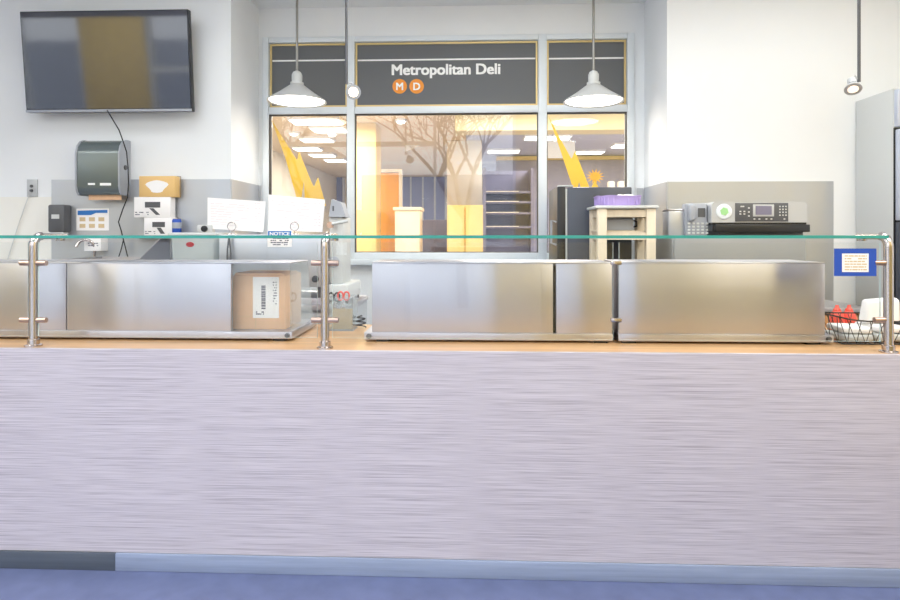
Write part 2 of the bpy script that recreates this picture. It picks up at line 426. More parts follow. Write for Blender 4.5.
k = thing('cabinet', 'pale yellow cabinet in front of the broad column beyond the window', 'cabinet', ((x0 + x1) / 2, 7.6, 0))
tbox('body', M['hallyellow'], x0, x1, 7.6, 8.1, 0, z1, k, .006)
for s in (0, 1):
    xm = (x0 + x1) / 2
    dd = tbox('door', M['hallyellow'], (x0 + .02, xm + .01)[s], (xm - .01, x1 - .02)[s], 7.575, 7.6, .08, z1 - .03, k, .004)
    tbox('handle', M['chrome'], xm + (-.05, .03)[s], xm + (-.03, .05)[s], 7.55, 7.575, .8, .95, dd)
# dark display shelf
x0, x1, z0, z1 = rect(483, 168, 534, 262, 8.0)
k = thing('display_shelf', 'dark display shelf with pale yellow shelf edges at the right of the middle pane', 'shelf', ((x0 + x1) / 2, 8, 0))
tbox('back_panel', M['halldark'], x0, x1, 8.36, 8.4, 0, z1, k)
for xa in (x0, x1 - .04): tbox('side_panel', M['halldark'], xa, xa + .04, 8.0, 8.36, 0, z1, k)
for v in (191, 201, 212, 226):
    zz = Z(v, 8, 500)
    s_ = tbox('shelf', M['halldark'], x0 + .04, x1 - .04, 8.02, 8.36, zz - .03, zz, k)
    tbox('shelf_edge', M['hallcream'], x0 + .04, x1 - .20, 8.0, 8.02, zz - .010, zz, s_)
# low dark booth
x0, x1, z0, z1 = rect(420, 219, 447, 262, 8.3)
k = thing('booth_bench', 'dark blue-grey booth bench between the desk and the yellow cabinet', 'bench', ((x0 + x1) / 2, 8.3, 0))
tbox('bench_back', M['halldark'], x0, x1, 8.7, 8.8, 0, z1, k, .02); tbox('seat', M['halldark'], x0, x1, 8.3, 8.7, 0, .5, k, .02)
# far blue windows of the hall
def hallwin(n, u0, v0, u1, v1, Y, bars):
    w = struct(bpy.data.objects.new('window_%d' % n, None)); C.objects.link(w)
    x0, x1, z0, z1 = rect(u0, v0, u1, v1, Y); w.location = ((x0 + x1) / 2, Y, z0); w['_org'] = list(w.location)
    f = MB(); ring(f, x0, x1, z0, z1, Y - .06, Y - .002, .05)
    for j in range(1, bars):
        xx = x0 + (x1 - x0) * j / bars; f.box(xx - .02, xx + .02, Y - .05, Y - .002, z0 + .05, z1 - .05)
    f.build('window_frame', M['frame'], w)
    tbox('pane', M['hallblue'], x0 + .05, x1 - .05, Y - .03, Y - .02, z0 + .05, z1 - .05, w)
hallwin(3, 308, 172, 345, 210, 14.0, 3)
hallwin(4, 399, 150, 447, 222, 13.98, 4)
x0, x1, z0, z1 = rect(548, 141, 575, 158, 7.6)
t = thing('hanging_sign', 'blank white square sign hanging beyond the right window pane', 'sign', ((x0 + x1) / 2, 7.6, z0))
tbox('board', M['white'], x0, x1, 7.6, 7.63, z0, z1, t, .004)
for xx in (x0 + .06, x1 - .06): MB().tube([(xx, 7.615, z1 - .002), (xx, 7.615, HC)], .006, 6).build('wire', M['grey'], t)
# small stuff on the hall's far ledge at right
x0, x1, z0, z1 = rect(607, 181, 616, 190, 9.8)
lx0, lx1 = X(598, 9.7), 4.15
tag(tbox('ledge_cabinet', M['hallgrey'], lx0, lx1, 9.7, 10.2, 0, Z(190, 9.7, 612)), 'grey ledge cabinet at the far wall beyond the right pane', 'cabinet')
for u, l in ((611, 'cream canister on the far ledge beyond the right pane, nearer the starburst'), (621, 'cream canister on the far ledge beyond the right pane, nearer the frame edge')):
    c_ = at(u, 190, 9.85); zt = Z(190, 9.7, 612)
    tag(MB().lathe([(.055, 0), (.06, .02), (.06, .13), (.05, .15), (.02, .155)], (c_.x, 9.85, zt), seg=16).build('canister', M['hallcream'], smooth=True), l, 'canister', 'canisters on the far ledge')
# fluorescent panels and downlights in the hall ceiling
def fluo(u0, u1, v, tag_):
    Y = (HC - H) * F / (V0 - v)
    x0, x1 = X(u0, Y), X(u1, Y)
    t = thing('ceiling_light', tag_, 'light', ((x0 + x1) / 2, Y, HC), 'fluorescent ceiling panels beyond the window')
    tbox('housing', M['white'], x0, x1, Y - .16, Y + .16, HC - .03, HC, t)
    tbox('diffuser', M['fluo'], x0 + .02, x1 - .02, Y - .14, Y + .14, HC - .04, HC - .03, t)
ordn = ['nearest', 'second', 'third', 'fourth', 'fifth', 'sixth']
for i, (a, c, v) in enumerate([(291, 342, 118.5), (312, 347, 127), (301, 333, 137.5), (294, 321, 146.5), (310, 335, 153), (325, 346, 158.5)]):
    fluo(a, c, v, 'white fluorescent ceiling panel, %s one from the glass in the left pane' % ordn[i])
for i, (a, c, v) in enumerate([(524, 571, 136.5), (487, 520, 150), (575, 604, 151.5), (612, 650, 145), (560, 596, 118)]):
    fluo(a, c, v, ['white fluorescent ceiling panel behind the right mullion', 'white fluorescent ceiling panel above the dark display shelf', 'white fluorescent ceiling panel right of the blank hanging sign', 'white fluorescent ceiling panel cut by the right window jamb', 'white fluorescent ceiling panel high in the right pane above the yellow beam'][i])
for u, v, l in ((294, 131, 'round downlight beyond the left pane, above the decal'), (332, 132, 'round downlight beyond the left pane, near the mullion'), (401, 119, 'round downlight beyond the middle pane')):
    Y = (HC - H) * F / (V0 - v); x = X(u, Y)
    t = thing('downlight', l, 'light', (x, Y, HC), 'round downlights beyond the window')
    MB().lathe([(.07, 0), (.075, -.02), (.055, -.025)], (x, Y, HC), seg=20).build('rim', M['white'], t)
    MB().lathe([(.05, -.024), (.045, -.04), (.02, -.05)], (x, Y, HC), seg=20).build('bulb', M['glow'], t)

# ================================================================ the shop front behind the photographer
wallm = [(XL, -8.8), (-5.95, -4.95), (.75, XR)]
b = MB()
for a, c in wallm: b.box(a, c, YF - .25, YF, 0, ZL)
struct(b.build('wall_front', M['brown']))
def shopwin(n, x0, x1, bars):
    w = struct(bpy.data.objects.new('window_%d' % n, None)); C.objects.link(w); w.location = ((x0 + x1) / 2, YF, 0); w['_org'] = list(w.location)
    f = MB(); ring(f, x0, x1, 0, ZL, YF - .12, YF - .04, .05)
    for j in range(1, bars):
        xx = x0 + (x1 - x0) * j / bars; f.box(xx - .025, xx + .025, YF - .12, YF - .04, .05, ZL - .05).box(x0 + (x1 - x0) * (j - 1) / bars + .05, xx - .025, YF - .11, YF - .05, 3.0, 3.08)
    f.build('window_frame', M['frame'], w)
    tbox('pane', M['pane'], x0 + .05, x1 - .05, YF - .08, YF - .072, .05, ZL - .05, w)
struct(tbox('added_partition_left', M['brown'], -6.2, -3.14, .9, 1.0, 0, 1.75))  # unseen partitions, added so the steel and guard glass mirror gold at both ends
struct(tbox('added_partition_right', M['brown'], 1.02, 3.6, .9, 1.0, 0, 1.75))
shopwin(5, -4.95, .75, 4); shopwin(6, -8.8, -5.95, 3)
struct(tbox('ground_outside', M['pave'], -40, 40, -40, YF - .25, -.2, -.1))
fb = MB().box(-36, -9, -34, -26, -.1, 7).box(-7, 8, -36, -28, -.1, 5.2).box(10, 34, -34, -27, -.1, 8)
struct(fb.build('wall_outside', M['build']))
def tree(x, y, h, seed, lab):
    rn = random.Random(seed); m = MB()
    def grow(p, d, L, r, n):
        q = p + d * L; mid = p + d * L * .5 + Vector((rn.uniform(-1, 1), rn.uniform(-1, 1), 0)) * L * .05
        m.tube([p, mid, q], [r, r * .85, r * .7], 6 if n > 2 else 4, cap=(n == 0))
        if n == 0: return
        for _ in range(3):
            v = Vector((rn.uniform(-1, 1), rn.uniform(-1, 1), rn.uniform(-.2, .8))).normalized()
            grow(q, (d * .75 + v * .7).normalized(), L * rn.uniform(.62, .8), r * .62, n - 1)
    grow(Vector((x, y, -.1)), Vector((0, 0, 1)), h * .3, .13, 5)
    return tag(m.build('bare_tree', M['bark']), lab, 'tree', 'bare trees outside the shop front')
tree(-.2, -7.5, 6.5, 3, 'bare tree reflected in the middle window pane')
tree(5.2, -13, 7.5, 5, 'bare tree reflected toward the right window mullion')
tree(-5.6, -11.5, 7, 8, 'bare tree reflected toward the left window pane')

# ================================================================ service counter
YC = 2.5; ZT = 0.9375
xa, xb = -3.1, 3.1
zb = Z(559, YC)
ct = thing('service_counter', 'long service counter with a pale streaked laminate front', 'counter', (0, YC, 0))
tbox('front_panel', M['lam'], xa, xb, YC, YC + .025, zb, ZT, ct)
tbox('carcass', M['lgrey'], xa, xb, YC + .025, 3.22, .0, ZT - .03, ct)
tag(tbox('worktop', M['wood'], xa, xb, YC + .025, 3.25, ZT - .03, ZT), 'orange-brown wooden worktop running along the service counter', 'worktop')
xs = X(115, YC - .012)
struct(tbox('baseboard_front', M['base'], xs, xb, YC - .012, YC, 0, zb, bev=.003))
struct(tbox('baseboard_front_dark', M['based'], xa, xs, YC - .012, YC, 0, zb, bev=.003))

# ---------------- sneeze guard
YP = 2.56
sg = thing('sneeze_guard', 'glass sneeze guard with steel tube posts along the counter', 'sneeze guard', (0, YP, ZT))
zsh = Z(237.2, YP)
def glassbox(name, x0, x1, y0, y1, z0, z1, face, edge, parent, flat=False):
    m = MB().box(x0, x1, y0, y1, z0, z1)
    for f in m.bm.faces:
        n = f.normal if f.normal.length else None
        f.normal_update(); n = f.normal
        big = abs(n.z) > .5 if flat else abs(n.y) > .5
        f.material_index = 0 if big else 1
    return m.build(name, [face, edge], parent)
glassbox('glass_shelf', X(-60, YP), X(884, YP), YP - .03, YP + .30, zsh - .005, zsh + .008, M['guard'], M['teal'], sg, True)
zg0, zg1 = Z(338.5, YP), Z(242.5, YP)
for a, c in ((-60, 28.5), (38.5, 317.5), (332.5, 613), (619, 880)):
    glassbox('glass_panel', X(a, YP), X(c, YP), YP - .004, YP + .004, zg0 + (.0), zg1, M['guard'], M['edge'], sg)
# clamps where two panels meet without a post
for v in (263, 320):
    c_ = at(616, v, YP); MB().box(c_.x - .022, c_.x + .022, YP - .012, YP + .012, c_.z - .008, c_.z + .008, .003).build('clamp', M['chrome'], sg, True)
R_ = .0185
for u, sides in ((33.5, (-1, 1)), (325, (-1, 1)), (888.5, (-1,))):
    x = X(u, YP); ztop = zsh + .018
    rb = .045
    pts = [(x, YP, ZT + .004), (x, YP, ztop - .014 - rb)]
    for k in range(1, 9):
        a = PI / 2 * k / 8
        pts.append((x, YP + rb * (1 - math.cos(a)), ztop - .014 - rb + rb * math.sin(a)))
    p = MB().tube(pts, R_, 16).build('post', M['chrome'], sg, True)
    MB().tube([(x, YP + rb, ztop - .0145), (x, YP + .2, ztop - .0145)], .013, 14).build('arm', M['chrome'], p, True)
    MB().lathe([(.020, 0), (.020, .010), (.014, .012)], (x, YP + .17, zsh - .017), seg=16).build('shelf_pad', M['chrome'], p, True)
    MB().lathe([(.035, 0), (.035, .006), (.024, .010), (.024, .03), (.0195, .032)], (x, YP, ZT), seg=24).build('foot_flange', M['chrome'], p, True)
    for v in (263, 320):
        z = Z(v, YP, u)
        for s in sides:
            MB().tube([(x + s * .015, YP - .0, z), (x + s * .058, YP, z)], .012, 12).build('standoff', M['bronze'], p, True)

# ---------------- steel refrigerated rails on the counter
YU = 2.73
def rail(name, label, u0, u1, splits, exl=.035, exr=.035, acr=None, dep=.42):
    """low tray, upright front sheet with wedge-shaped end gussets"""
    x0, x1 = X(u0, YU), X(u1, YU)
    zt = Z(263.5, YU, (u0 + u1) / 2); zbse = ZT + .042
    t = thing(name, label, 'topping rail', ((x0 + x1) / 2, YU, ZT), 'steel topping rails on the counter')
    tbox('tray', M['steel'], x0 - exl, x1 + exr, YU - .006, YU + dep, ZT + .010, zbse, t, .001)
    ft = [tbox('foot', M['black'], xx - .03, xx + .03, YU + yy, YU + yy + .05, ZT, ZT + .010, t) for xx in (x0 + .05, x1 - .05) for yy in (0, dep - .08)]
    edges = [x0] + [X(s, YU) for s in splits] + [x1]
    if acr: edges[-1] = X(acr, YU)
    for i in range(len(edges) - 1):
        g0 = .014 if i == len(edges) - 2 and i and not acr else (.004 if i else 0)
        tbox('front_sheet', M['steel'], edges[i] + g0, edges[i + 1], YU, YU + .02, zbse, zt, t, .002)
    if len(splits): tbox('sheet_backing', M['black'], x0 + .03, edges[-1] - .01, YU + .022, YU + .028, zbse, zt - .01, t)
    if acr:
        tbox('clear_front', M['guard'], X(acr, YU), x1, YU + .004, YU + .009, zbse, zt, t)
    xe = x1
    tbox('top_sheet', M['steel'], x0, xe, YU, YU + .30, zt, zt + .006, t, .002)
    for xx in (x0, x1 - .006):
        MB().prism([(YU + .021, zbse), (YU + .40, zbse), (YU + .30, zt), (YU + .021, zt)], xx, xx + .006, 'x').build('end_gusset', M['acrylic'] if acr else M['steel'], t)
    for xx in ([x0 - exl + .022] if exl > .01 else []) + ([x1 + exr - .022] if exr > .01 else []):
        MB().lathe([(.012, 0), (.012, .006), (.008, .010)], (xx, YU - .006, ZT + .026), (0, -1, 0), 20).build('knob', M['dgrey'], t, True)
    return t, x0, x1, zbse, zt
rA, *_ = rail('topping_rail', 'long steel topping rail holding the cardboard box', -60, 290, (66,), exr=.012, acr=231)
rB, *_ = rail('topping_rail', 'steel topping rail right of the middle post, split by a dark vertical seam', 372, 612, (553,), exr=.002)
rC, *_ = rail('topping_rail', 'steel topping rail next to the wire basket, without any seam', 618.5, 825, (), exl=.002)
# cardboard box on the tray of the long rail
YB = 2.80
x0, x1 = X(232.5, YB), X(285.5, YB); z0 = ZT + .042; z1 = Z(275.5, YB, 260)
bx = thing('cardboard_box', 'brown cardboard box with white shipping label behind the glass', 'box', ((x0 + x1) / 2, YB, z0))
tbox('carton', M['kraft'], x0, x1, YB, YB + .26, z0, z1, bx, .004)
MB().prism([(x0 + .004, z1), (x1 - .004, z1), (x1 - .02, z1 + .010), (x0 + .01, z1 + .012)], YB + .01, YB + .24).build('flap', M['kraft'], bx)
lb = tbox('shipping_label', M['paper'], X(253, YB), X(279, YB), YB - .0015, YB, Z(318, YB, 266), Z(277, YB, 266), bx)
m = MB(); rn = random.Random(2); zz = Z(309, YB, 266)
xc = X(261.5, YB)
while zz < Z(286, YB, 266):
    h_ = rn.uniform(.002, .006); m.box(xc, xc + .020, YB - .0025, YB - .0015, zz, zz + h_); zz += h_ + rn.uniform(.0015, .004)
lines(m, X(273, YB), X(277, YB), Z(305, YB, 266), Z(281, YB, 266), YB - .0015, 9, 4)
lines(m, X(256, YB), X(264, YB), Z(315, YB, 266), Z(311, YB, 266), YB - .0015, 2, 5, .9, .6)
m.build('print', M['ink'], lb)
m = MB().box(x0 + .004, X(256, YB), YB - .0012, YB, z0 + .06, z0 + .0615).box(X(255.5, YB), X(256, YB), YB - .0012, YB, z0, z0 + .06).box(X(256, YB), x1 - .004, YB - .0012, YB, z0 + .105, z0 + .1065)
m.build('crease_line', M['tan'], bx)

# clear cup with scissors
YS = 3.02
x0, x1 = X(329, YS), X(353, YS); zt = Z(291, YS, 340); cx = (x0 + x1) / 2; w = (x1 - x0) / 2
cup = thing('utensil_bin', 'clear square bin holding scissors beside the middle post', 'bin', (cx, YS + .06, ZT))
m = MB(); ring_ = [(x0, x0 + .004), (x1 - .004, x1)]
for a, c in ring_: m.box(a, c, YS, YS + .12, ZT + .004, zt - .03)
m.box(x0 + .004, x1 - .004, YS, YS + .004, ZT + .004, zt - .03).box(x0 + .004, x1 - .004, YS + .116, YS + .12, ZT + .004, zt - .03)
m.build('wall', M['acrylic'], cup); tbox('bottom', M['grey'], x0, x1, YS, YS + .12, ZT, ZT + .004, cup)
tag(tbox('paper_insert', M['tan'], x0 + .008, x1 - .008, YS + .030, YS + .036, ZT + .005, ZT + .11), 'tan card standing inside the clear scissors bin', 'card')
def scissors(u, v, m_, lab, tilt, yy):
    c_ = at(u, v, yy); x, z = c_.x, c_.z
    t = thing('scissors', lab, 'scissors', (x, yy, ZT + .01), 'scissors in the clear bin')
    h = MB()
    for s in (-1, 1):
        pts = [(x + s * .016 + .014 * math.cos(a), yy, z + .022 * math.sin(a)) for a in [2 * PI * k / 14 for k in range(15)]]
        h.tube(pts, .0045, 8, cap=False)
    h.build('handle', m_, t, True)
    zb_ = ZT + .012
    MB().prism([(x - .012, z - .018), (x + .012, z - .018), (x + .004 + tilt, zb_), (x - .002 + tilt, zb_)], yy - .0015, yy + .0015).build('blade', M['chrome'], t)
scissors(343.5, 296, M['red'], 'scissors with red handles in the clear bin', .0, YS + .06)
scissors(334, 297, M['black'], 'scissors with black handles in the clear bin', .005, YS + .09)
c_ = at(361, 327, 3.12)
m = MB(); pts = [(c_.x + .025 * math.cos(a * .9) * (1 - a / 60), 3.12 + .012 * math.sin(a), ZT + .006 + .003 * a) for a in [k * .5 for k in range(40)]]
m.tube(pts, .004, 6)
tag(m.build('coiled_cable', M['black'], smooth=True), 'black coiled cable on the worktop right of the clear bin', 'cable')

# ---------------- wire basket, packets, bottles at the right
YK = 2.72
bx0, bx1 = X(843, YK), X(925, YK); by0, by1 = YK, YK + .26; bz0, bz1 = ZT + .006, Z(321, YK, 870)
bk = thing('wire_basket', 'black wire basket on the worktop by the end post', 'basket', ((bx0 + bx1) / 2, (by0 + by1) / 2, ZT))
fl = .03
def loop(x0, x1, y0, y1, z, r, parent, name, lift=0):
    pts = []
    n = 10
    cs = [(x0, y0), (x1, y0), (x1, y1), (x0, y1), (x0, y0)]
    for i in range(4):
        (ax, ay), (bx_, by_) = cs[i], cs[i + 1]
        for k in range(n):
            f = k / n; px = ax + (bx_ - ax) * f; py = ay + (by_ - ay) * f
            e = abs((px - (x0 + x1) / 2) / ((x1 - x0) / 2))
            pts.append((px, py, z + lift * e ** 3))
    pts.append(pts[0]); return MB().tube(pts, r, 8, cap=False).build(name, M['black'], parent, True)
loop(bx0 - fl, bx1 + fl, by0 - .02, by1 + .02, bz1, .0035, bk, 'rim', .02)
loop(bx0, bx1, by0, by1, bz0, .0035, bk, 'base_ring')
m = MB(); n = 9; zig = []
def rimz(x):
    e = abs((x - (bx0 + bx1) / 2) / ((bx1 - bx0) / 2 + fl)); return bz1 + .02 * min(1, e) ** 3
rn = random.Random(4)
for yy0, yy1 in ((by0, by0 - .02), (by1, by1 + .02)):
    for k in range(n):
        xa_ = bx0 + (bx1 - bx0) * (k + .5) / n
        for s in (-1, 1):
            xt = bx0 - fl + (bx1 - bx0 + 2 * fl) * (k + .5 + s * .7 + rn.uniform(-.15, .15)) / n
            xt = min(max(xt, bx0 - fl), bx1 + fl)
            m.tube([(xa_, yy0, bz0), (xt, yy1, rimz(xt))], .0017, 5)
for k in range(4):
    ya = by0 + (by1 - by0) * (k + .5) / 4
    for s in (-1, 1):
        yt = by0 + (by1 - by0) * (k + .5 + s * .6) / 4
        m.tube([(bx0, ya, bz0), (bx0 - fl, yt, bz1 + .02)], .0017, 5)
for k in range(9):
    xx = bx0 + (bx1 - bx0) * k / 8; m.tube([(xx, by0, bz0), (xx, by1, bz0)], .0017, 5)
m.build('lattice', M['black'], bk)
def packet(x, y, z, w, d, h, rz, m_, lab, nm='napkin_packet', tilt=0):
    mb = MB().box(-w / 2, w / 2, -d / 2, d / 2, 0, h, min(h * .35, .012), 3)
    rn = random.Random(lab)
    mb.xform(Matrix.Translation((x, y, z)) @ Matrix.Rotation(rz, 4, 'Z') @ Matrix.Rotation(tilt, 4, 'Y'))
    return tag(mb.build(nm, m_, smooth=True), lab, 'napkins', 'white packets in the wire basket')
zc = bz0 + .004
wbk = bx1 - bx0
packet(bx0 + .085, by0 + .11, zc, .13, .17, .030, .1, M['lgrey'], 'pale packet lying lowest at the left of the wire basket')
packet(bx0 + .245, by0 + .12, zc, .15, .18, .034, -.05, M['lgrey'], 'pale packet lying lowest behind the end post in the basket')
packet(bx0 + .10, by0 + .12, zc + .0345, .13, .16, .026, -.12, M['paper'], 'white packet on top at the left of the wire basket')
packet(bx0 + .24, by0 + .12, zc + .0385, .13, .17, .030, .08, M['paper'], 'white packet on top behind the end post in the basket')
x0, x1, z0, z1 = rect(869, 299, 890, 318, YK + .1)
mb = MB().box(x0, x1 + .05, YK + .10, YK + .16, zc + .071, z1, .018, 3)
mb.bm.verts.ensure_lookup_table()
for v in mb.bm.verts: v.co.x += (.03 * (1 - (v.co.z - zc) / (z1 - zc))) * (-1 if v.co.x < (x0 + x1) / 2 else .2); v.co.z += .006 * math.sin(40 * v.co.x)
tag(mb.build('paper_bag', M['paper'], smooth=True), 'crumpled white paper bag standing up in the basket by the end post', 'bag')
for u, l in ((837, 'red squeeze bottle behind the basket, nearer the steel rail'), (849, 'red squeeze bottle behind the basket, nearer the white bag')):
    Y = 3.10; x = X(u, Y); zt = Z(305, Y, u); hh = zt - ZT
    t = thing('squeeze_bottle', l, 'bottle', (x, Y, ZT), 'red squeeze bottles')
    MB().lathe([(.030, 0), (.034, .006), (.034, hh * .50), (.030, hh * .62), (.022, hh * .74), (.018, hh * .78)], (x, Y, ZT), seg=20).build('bottle', M['red'], t, True)
    MB().lathe([(.017, hh * .78), (.017, hh * .84), (.010, hh * .90), (.007, hh)], (x, Y, ZT), seg=20).build('nozzle', M['red'], t, True)
# blue notice on the glass
Yn = YP - .0055
x0, x1, z0, z1 = rect(834, 248.5, 876, 276, Yn)
t = thing('notice_sign', 'blue-bordered notice fixed to the glass beside the end post', 'sign', ((x0 + x1) / 2, Yn, z0))
tbox('board', M['blue'], x0, x1, Yn - .003, Yn, z0, z1, t)
p = tbox('paper', M['paper'], X(841.5, Yn), X(868, Yn), Yn - .0045, Yn - .003, Z(272, Yn, 855), Z(253.5, Yn, 855), t)
lines(MB(), X(844, Yn), X(866, Yn), Z(271, Yn, 855), Z(254.5, Yn, 855), Yn - .0045, 6, 11, .85, .45).build('print', M['tan'], p)

# ================================================================ back of the shop
ZB = 1.0; YBK = 3.62
def backcounter(name, u0, u1, lab, wood):
    x0, x1 = X(u0, YBK), X(u1, YBK)
    t = thing(name, lab, 'counter', ((x0 + x1) / 2, YBK, 0))
    tbox('cabinet', wood, x0 + .01, x1 - .01, YBK + .02, YW - .01, 0, ZB - .03, t)
    n = 4
    for k in range(n):
        a = x0 + .02 + (x1 - x0 - .04) * k / n; c = x0 + .02 + (x1 - x0 - .04) * (k + 1) / n
        d_ = tbox('door', wood, a + .005, c - .005, YBK, YBK + .019, .1, ZB - .05, t, .003)
        tbox('handle', M['chrome'], c - .06, c - .045, YBK - .02, YBK, .75, .88, d_)
    tbox('counter_top', M['steel'], x0, x1, YBK - .02, YW - .006, ZB - .03, ZB, t, .003)
    return t
backcounter('back_counter', -40, 352, 'steel-topped back counter under the wide wall sheet', M['steelw'])
backcounter('back_counter', 672, 868, 'steel-topped wooden back counter under the printer', M['cabwood'])

# ---- television
Yt = 4.05
tv = thing('television', 'black flat television on the wall above the paper towel dispenser', 'television', at(107, 60, Yt + .06))
tl, br_ = at(20, 11, Yt - .035), at(193, 111, Yt)
xc = (X(22.5, Yt) + X(190.5, Yt)) / 2; wT = X(190.0, Yt - .0) - X(23.0, Yt - .0); zc_ = Z(61.5, Yt, 107); hT = (Z(11, Yt, 107) - Z(110.5, Yt, 107))
RT = Matrix.Translation((xc, Yt, zc_)) @ Matrix.Rotation(math.radians(5.2), 4, 'X')
def tvpart(name, m_, x0, x1, y0, y1, z0, z1, bev=0, parent=tv): return MB().box(x0, x1, y0, y1, z0, z1, bev).xform(RT).build(name, m_, parent, bool(bev))
tvpart('casing', M['black'], -wT / 2, wT / 2, 0, .045, -hT / 2, hT / 2, .004)
tvpart('screen', M['tvscreen'], -wT / 2 + .008, wT / 2 - .008, -.003, 0, -hT / 2 + .022, hT / 2 - .008)
tvpart('lower_bezel', M['grey'], -wT / 2, wT / 2, -.006, -.0005, -hT / 2, -hT / 2 + .018, .002)
tvpart('wall_bracket', M['black'], -.2, .2, .045, .085, .02, .20)
cab = [(107, 111), (113, 120), (119, 130), (123, 141), (125, 152), (126.5, 168), (127, 185), (126, 197), (122.5, 210), (118.5, 222), (121, 230), (123.5, 240)]
pts = [at(u + (1.6 if 3 < i < 8 else 0), v, (4.12, 4.10, 4.06, 4.05, 4.045, 4.045, 4.045, 4.06, 4.1, 4.12, 4.13, 4.14)[i]) for i, (u, v) in enumerate(cab)]
pts[0] = at(107, 110, Yt + .02)
m = MB().tube(pts, .004, 8).tube([pts[-1], at(121, 250, YW - .04), at(117, 262, YW - .04)], .004, 8).tube([pts[-1], at(126, 250, YW - .04), at(129, 262, YW - .04)], .004, 8)
tag(m.build('power_cord', M['black'], smooth=True), 'black cord hanging from the television past the towel dispenser', 'cord')

# ---- outlet and its cord
x0, x1, z0, z1 = rect(28, 179.5, 38, 197, YW)
t = thing('wall_outlet', 'small steel wall outlet left of the steel sheet', 'outlet', ((x0 + x1) / 2, YW, z0))
tbox('plate', M['silver'], x0, x1, YW - .012, YW - .006 + .006, z0, z1, t, .002)
MB().lathe([(.011, 0), (.011, .006)], ((x0 + x1) / 2, YW - .012, (z0 + z1) / 2 + .014), (0, -1, 0), 16).build('socket', M['dgrey'], t)
MB().lathe([(.011, 0), (.009, .012)], ((x0 + x1) / 2, YW - .012, (z0 + z1) / 2 - .018), (0, -1, 0), 16).build('plug', M['dgrey'], t)
m = MB().tube([at(29, 195, YW - .025), at(25, 206, YW - .02), at(18, 226, YW - .02), at(10, 252, YW - .02), at(7, 262, YW - .02)], .003, 6)
tag(m.build('outlet_cord', M['lgrey'], smooth=True), 'pale thin cord trailing down and left from the wall outlet', 'cord')

# ---- paper towel dispenser
Yd = 4.07
x0, x1 = X(77, Yd), X(118.5, Yd); z0, z1 = Z(194.5, Yd, 98), Z(139, Yd, 98)
t = thing('towel_dispenser', 'smoked grey paper towel dispenser below the television', 'dispenser', ((x0 + x1) / 2, YW - .1, z0))
d1 = YW - .004
prof = [(d1, z0), (Yd + .03, z0), (Yd + .012, z0 + .02), (Yd, z0 + .06), (Yd, z1 - .10), (Yd + .015, z1 - .05), (Yd + .045, z1 - .015), (Yd + .08, z1), (d1, z1)]
MB().prism(prof, x0, x1, 'x').build('cover', M['smoke'], t, True)
prof2 = [(d1, z0 - .004), (Yd + .025, z0 - .004), (Yd + .006, z0 + .02), (Yd - .006, z0 + .06), (Yd - .006, z1 - .10), (Yd + .01, z1 - .045), (Yd + .04, z1 - .01), (Yd + .08, z1 + .005), (d1, z1 + .005)]
for xx in (x0 - .012, x1): MB().prism(prof2, xx, xx + .012, 'x').build('end_cap', M['grey'], t, True)
MB().lathe([(.017, 0), (.017, .006), (.010, .007)], (x1 + .012, Yd + .06, (z0 + z1) / 2), (1, 0, 0), 20).build('lock', M['dgrey'], t)
tbox('towel_strip', M['kraft'], x0 + .05, x1 - .01, Yd + .05, Yd + .053, z0 - .035, z0 + .002, t)
m = MB(); text(m, 'lllllll', X(99, Yd), Z(187, Yd, 100), Yd - .001, .02, X(111, Yd) - X(99, Yd), .0008, .001, 'LEFT')
m = MB().box(X(100, Yd), X(111, Yd), Yd - .0015, Yd + .004, Z(185.5, Yd, 105), Z(183, Yd, 105)).box(X(88, Yd), X(95, Yd), Yd - .0015, Yd + .004, Z(185, Yd, 92), Z(183, Yd, 92))
m.build('logo', M['white'], t)

# ---- soap dispenser
x0, x1, z0, z1 = rect(47.5, 204.5, 64, 236.5, 4.11)
t = thing('soap_dispenser', 'dark grey soap dispenser at the left edge of the steel sheet', 'dispenser', ((x0 + x1) / 2, 4.1, z0))
tbox('body', M['dgrey'], x0, x1, 4.11, YW - .006, z0 + .03, z1, t, .012)
tbox('nozzle', M['lgrey'], x0 + .02, x1 - .0, 4.10, 4.16, z0, z0 + .029, t, .006)
tbox('window', M['lgrey'], x0 + .03, x0 + .085, 4.107, 4.113, z1 - .10, z1 - .07, t)
# ---- papers at the sink
def sheet(name, u0, v0, u1, v1, Y, lab, hdr=None, n=5, seed=1, pics=False, grp=None):
    x0, x1, z0, z1 = rect(u0, v0, u1, v1, Y)
    t = thing(name, lab, 'poster', ((x0 + x1) / 2, Y, z0), grp)
    tbox('sheet', M['paper'], x0, x1, Y - .0015, Y, z0, z1, t)
    hh = z1 - z0
    if hdr:
        MB().prism([(x0 + .01, z1 - hh * .30), (x0 + (x1 - x0) * .45, z1 - hh * .30), (x0 + (x1 - x0) * .6, z1 - hh * .2), (x1 - .01, z1 - hh * .2), (x1 - .01, z1 - hh * .06), (x0 + .01, z1 - hh * .10)], Y - .0022, Y - .0015).build('header', hdr, t)
    if pics:
        for r in range(2):
            for c in range(3):
                a = x0 + (x1 - x0) * (.10 + .29 * c); zz = z0 + hh * (.12 + .3 * r)
                tbox('picture', M['tan'], a, a + (x1 - x0) * .18, Y - .0022, Y - .0015, zz, zz + hh * .18, t)
    else:
        lines(MB(), x0 + .012, x1 - .012, z0 + hh * .08, z1 - hh * (.35 if hdr else .1), Y - .0015, n, seed).build('print', M['pink'], t)
    return t
sheet('hand_washing_poster', 76.5, 208.5, 109, 230.5, YW - .005, 'white poster with blue wavy header on the steel sheet', M['blue2'], pics=True)
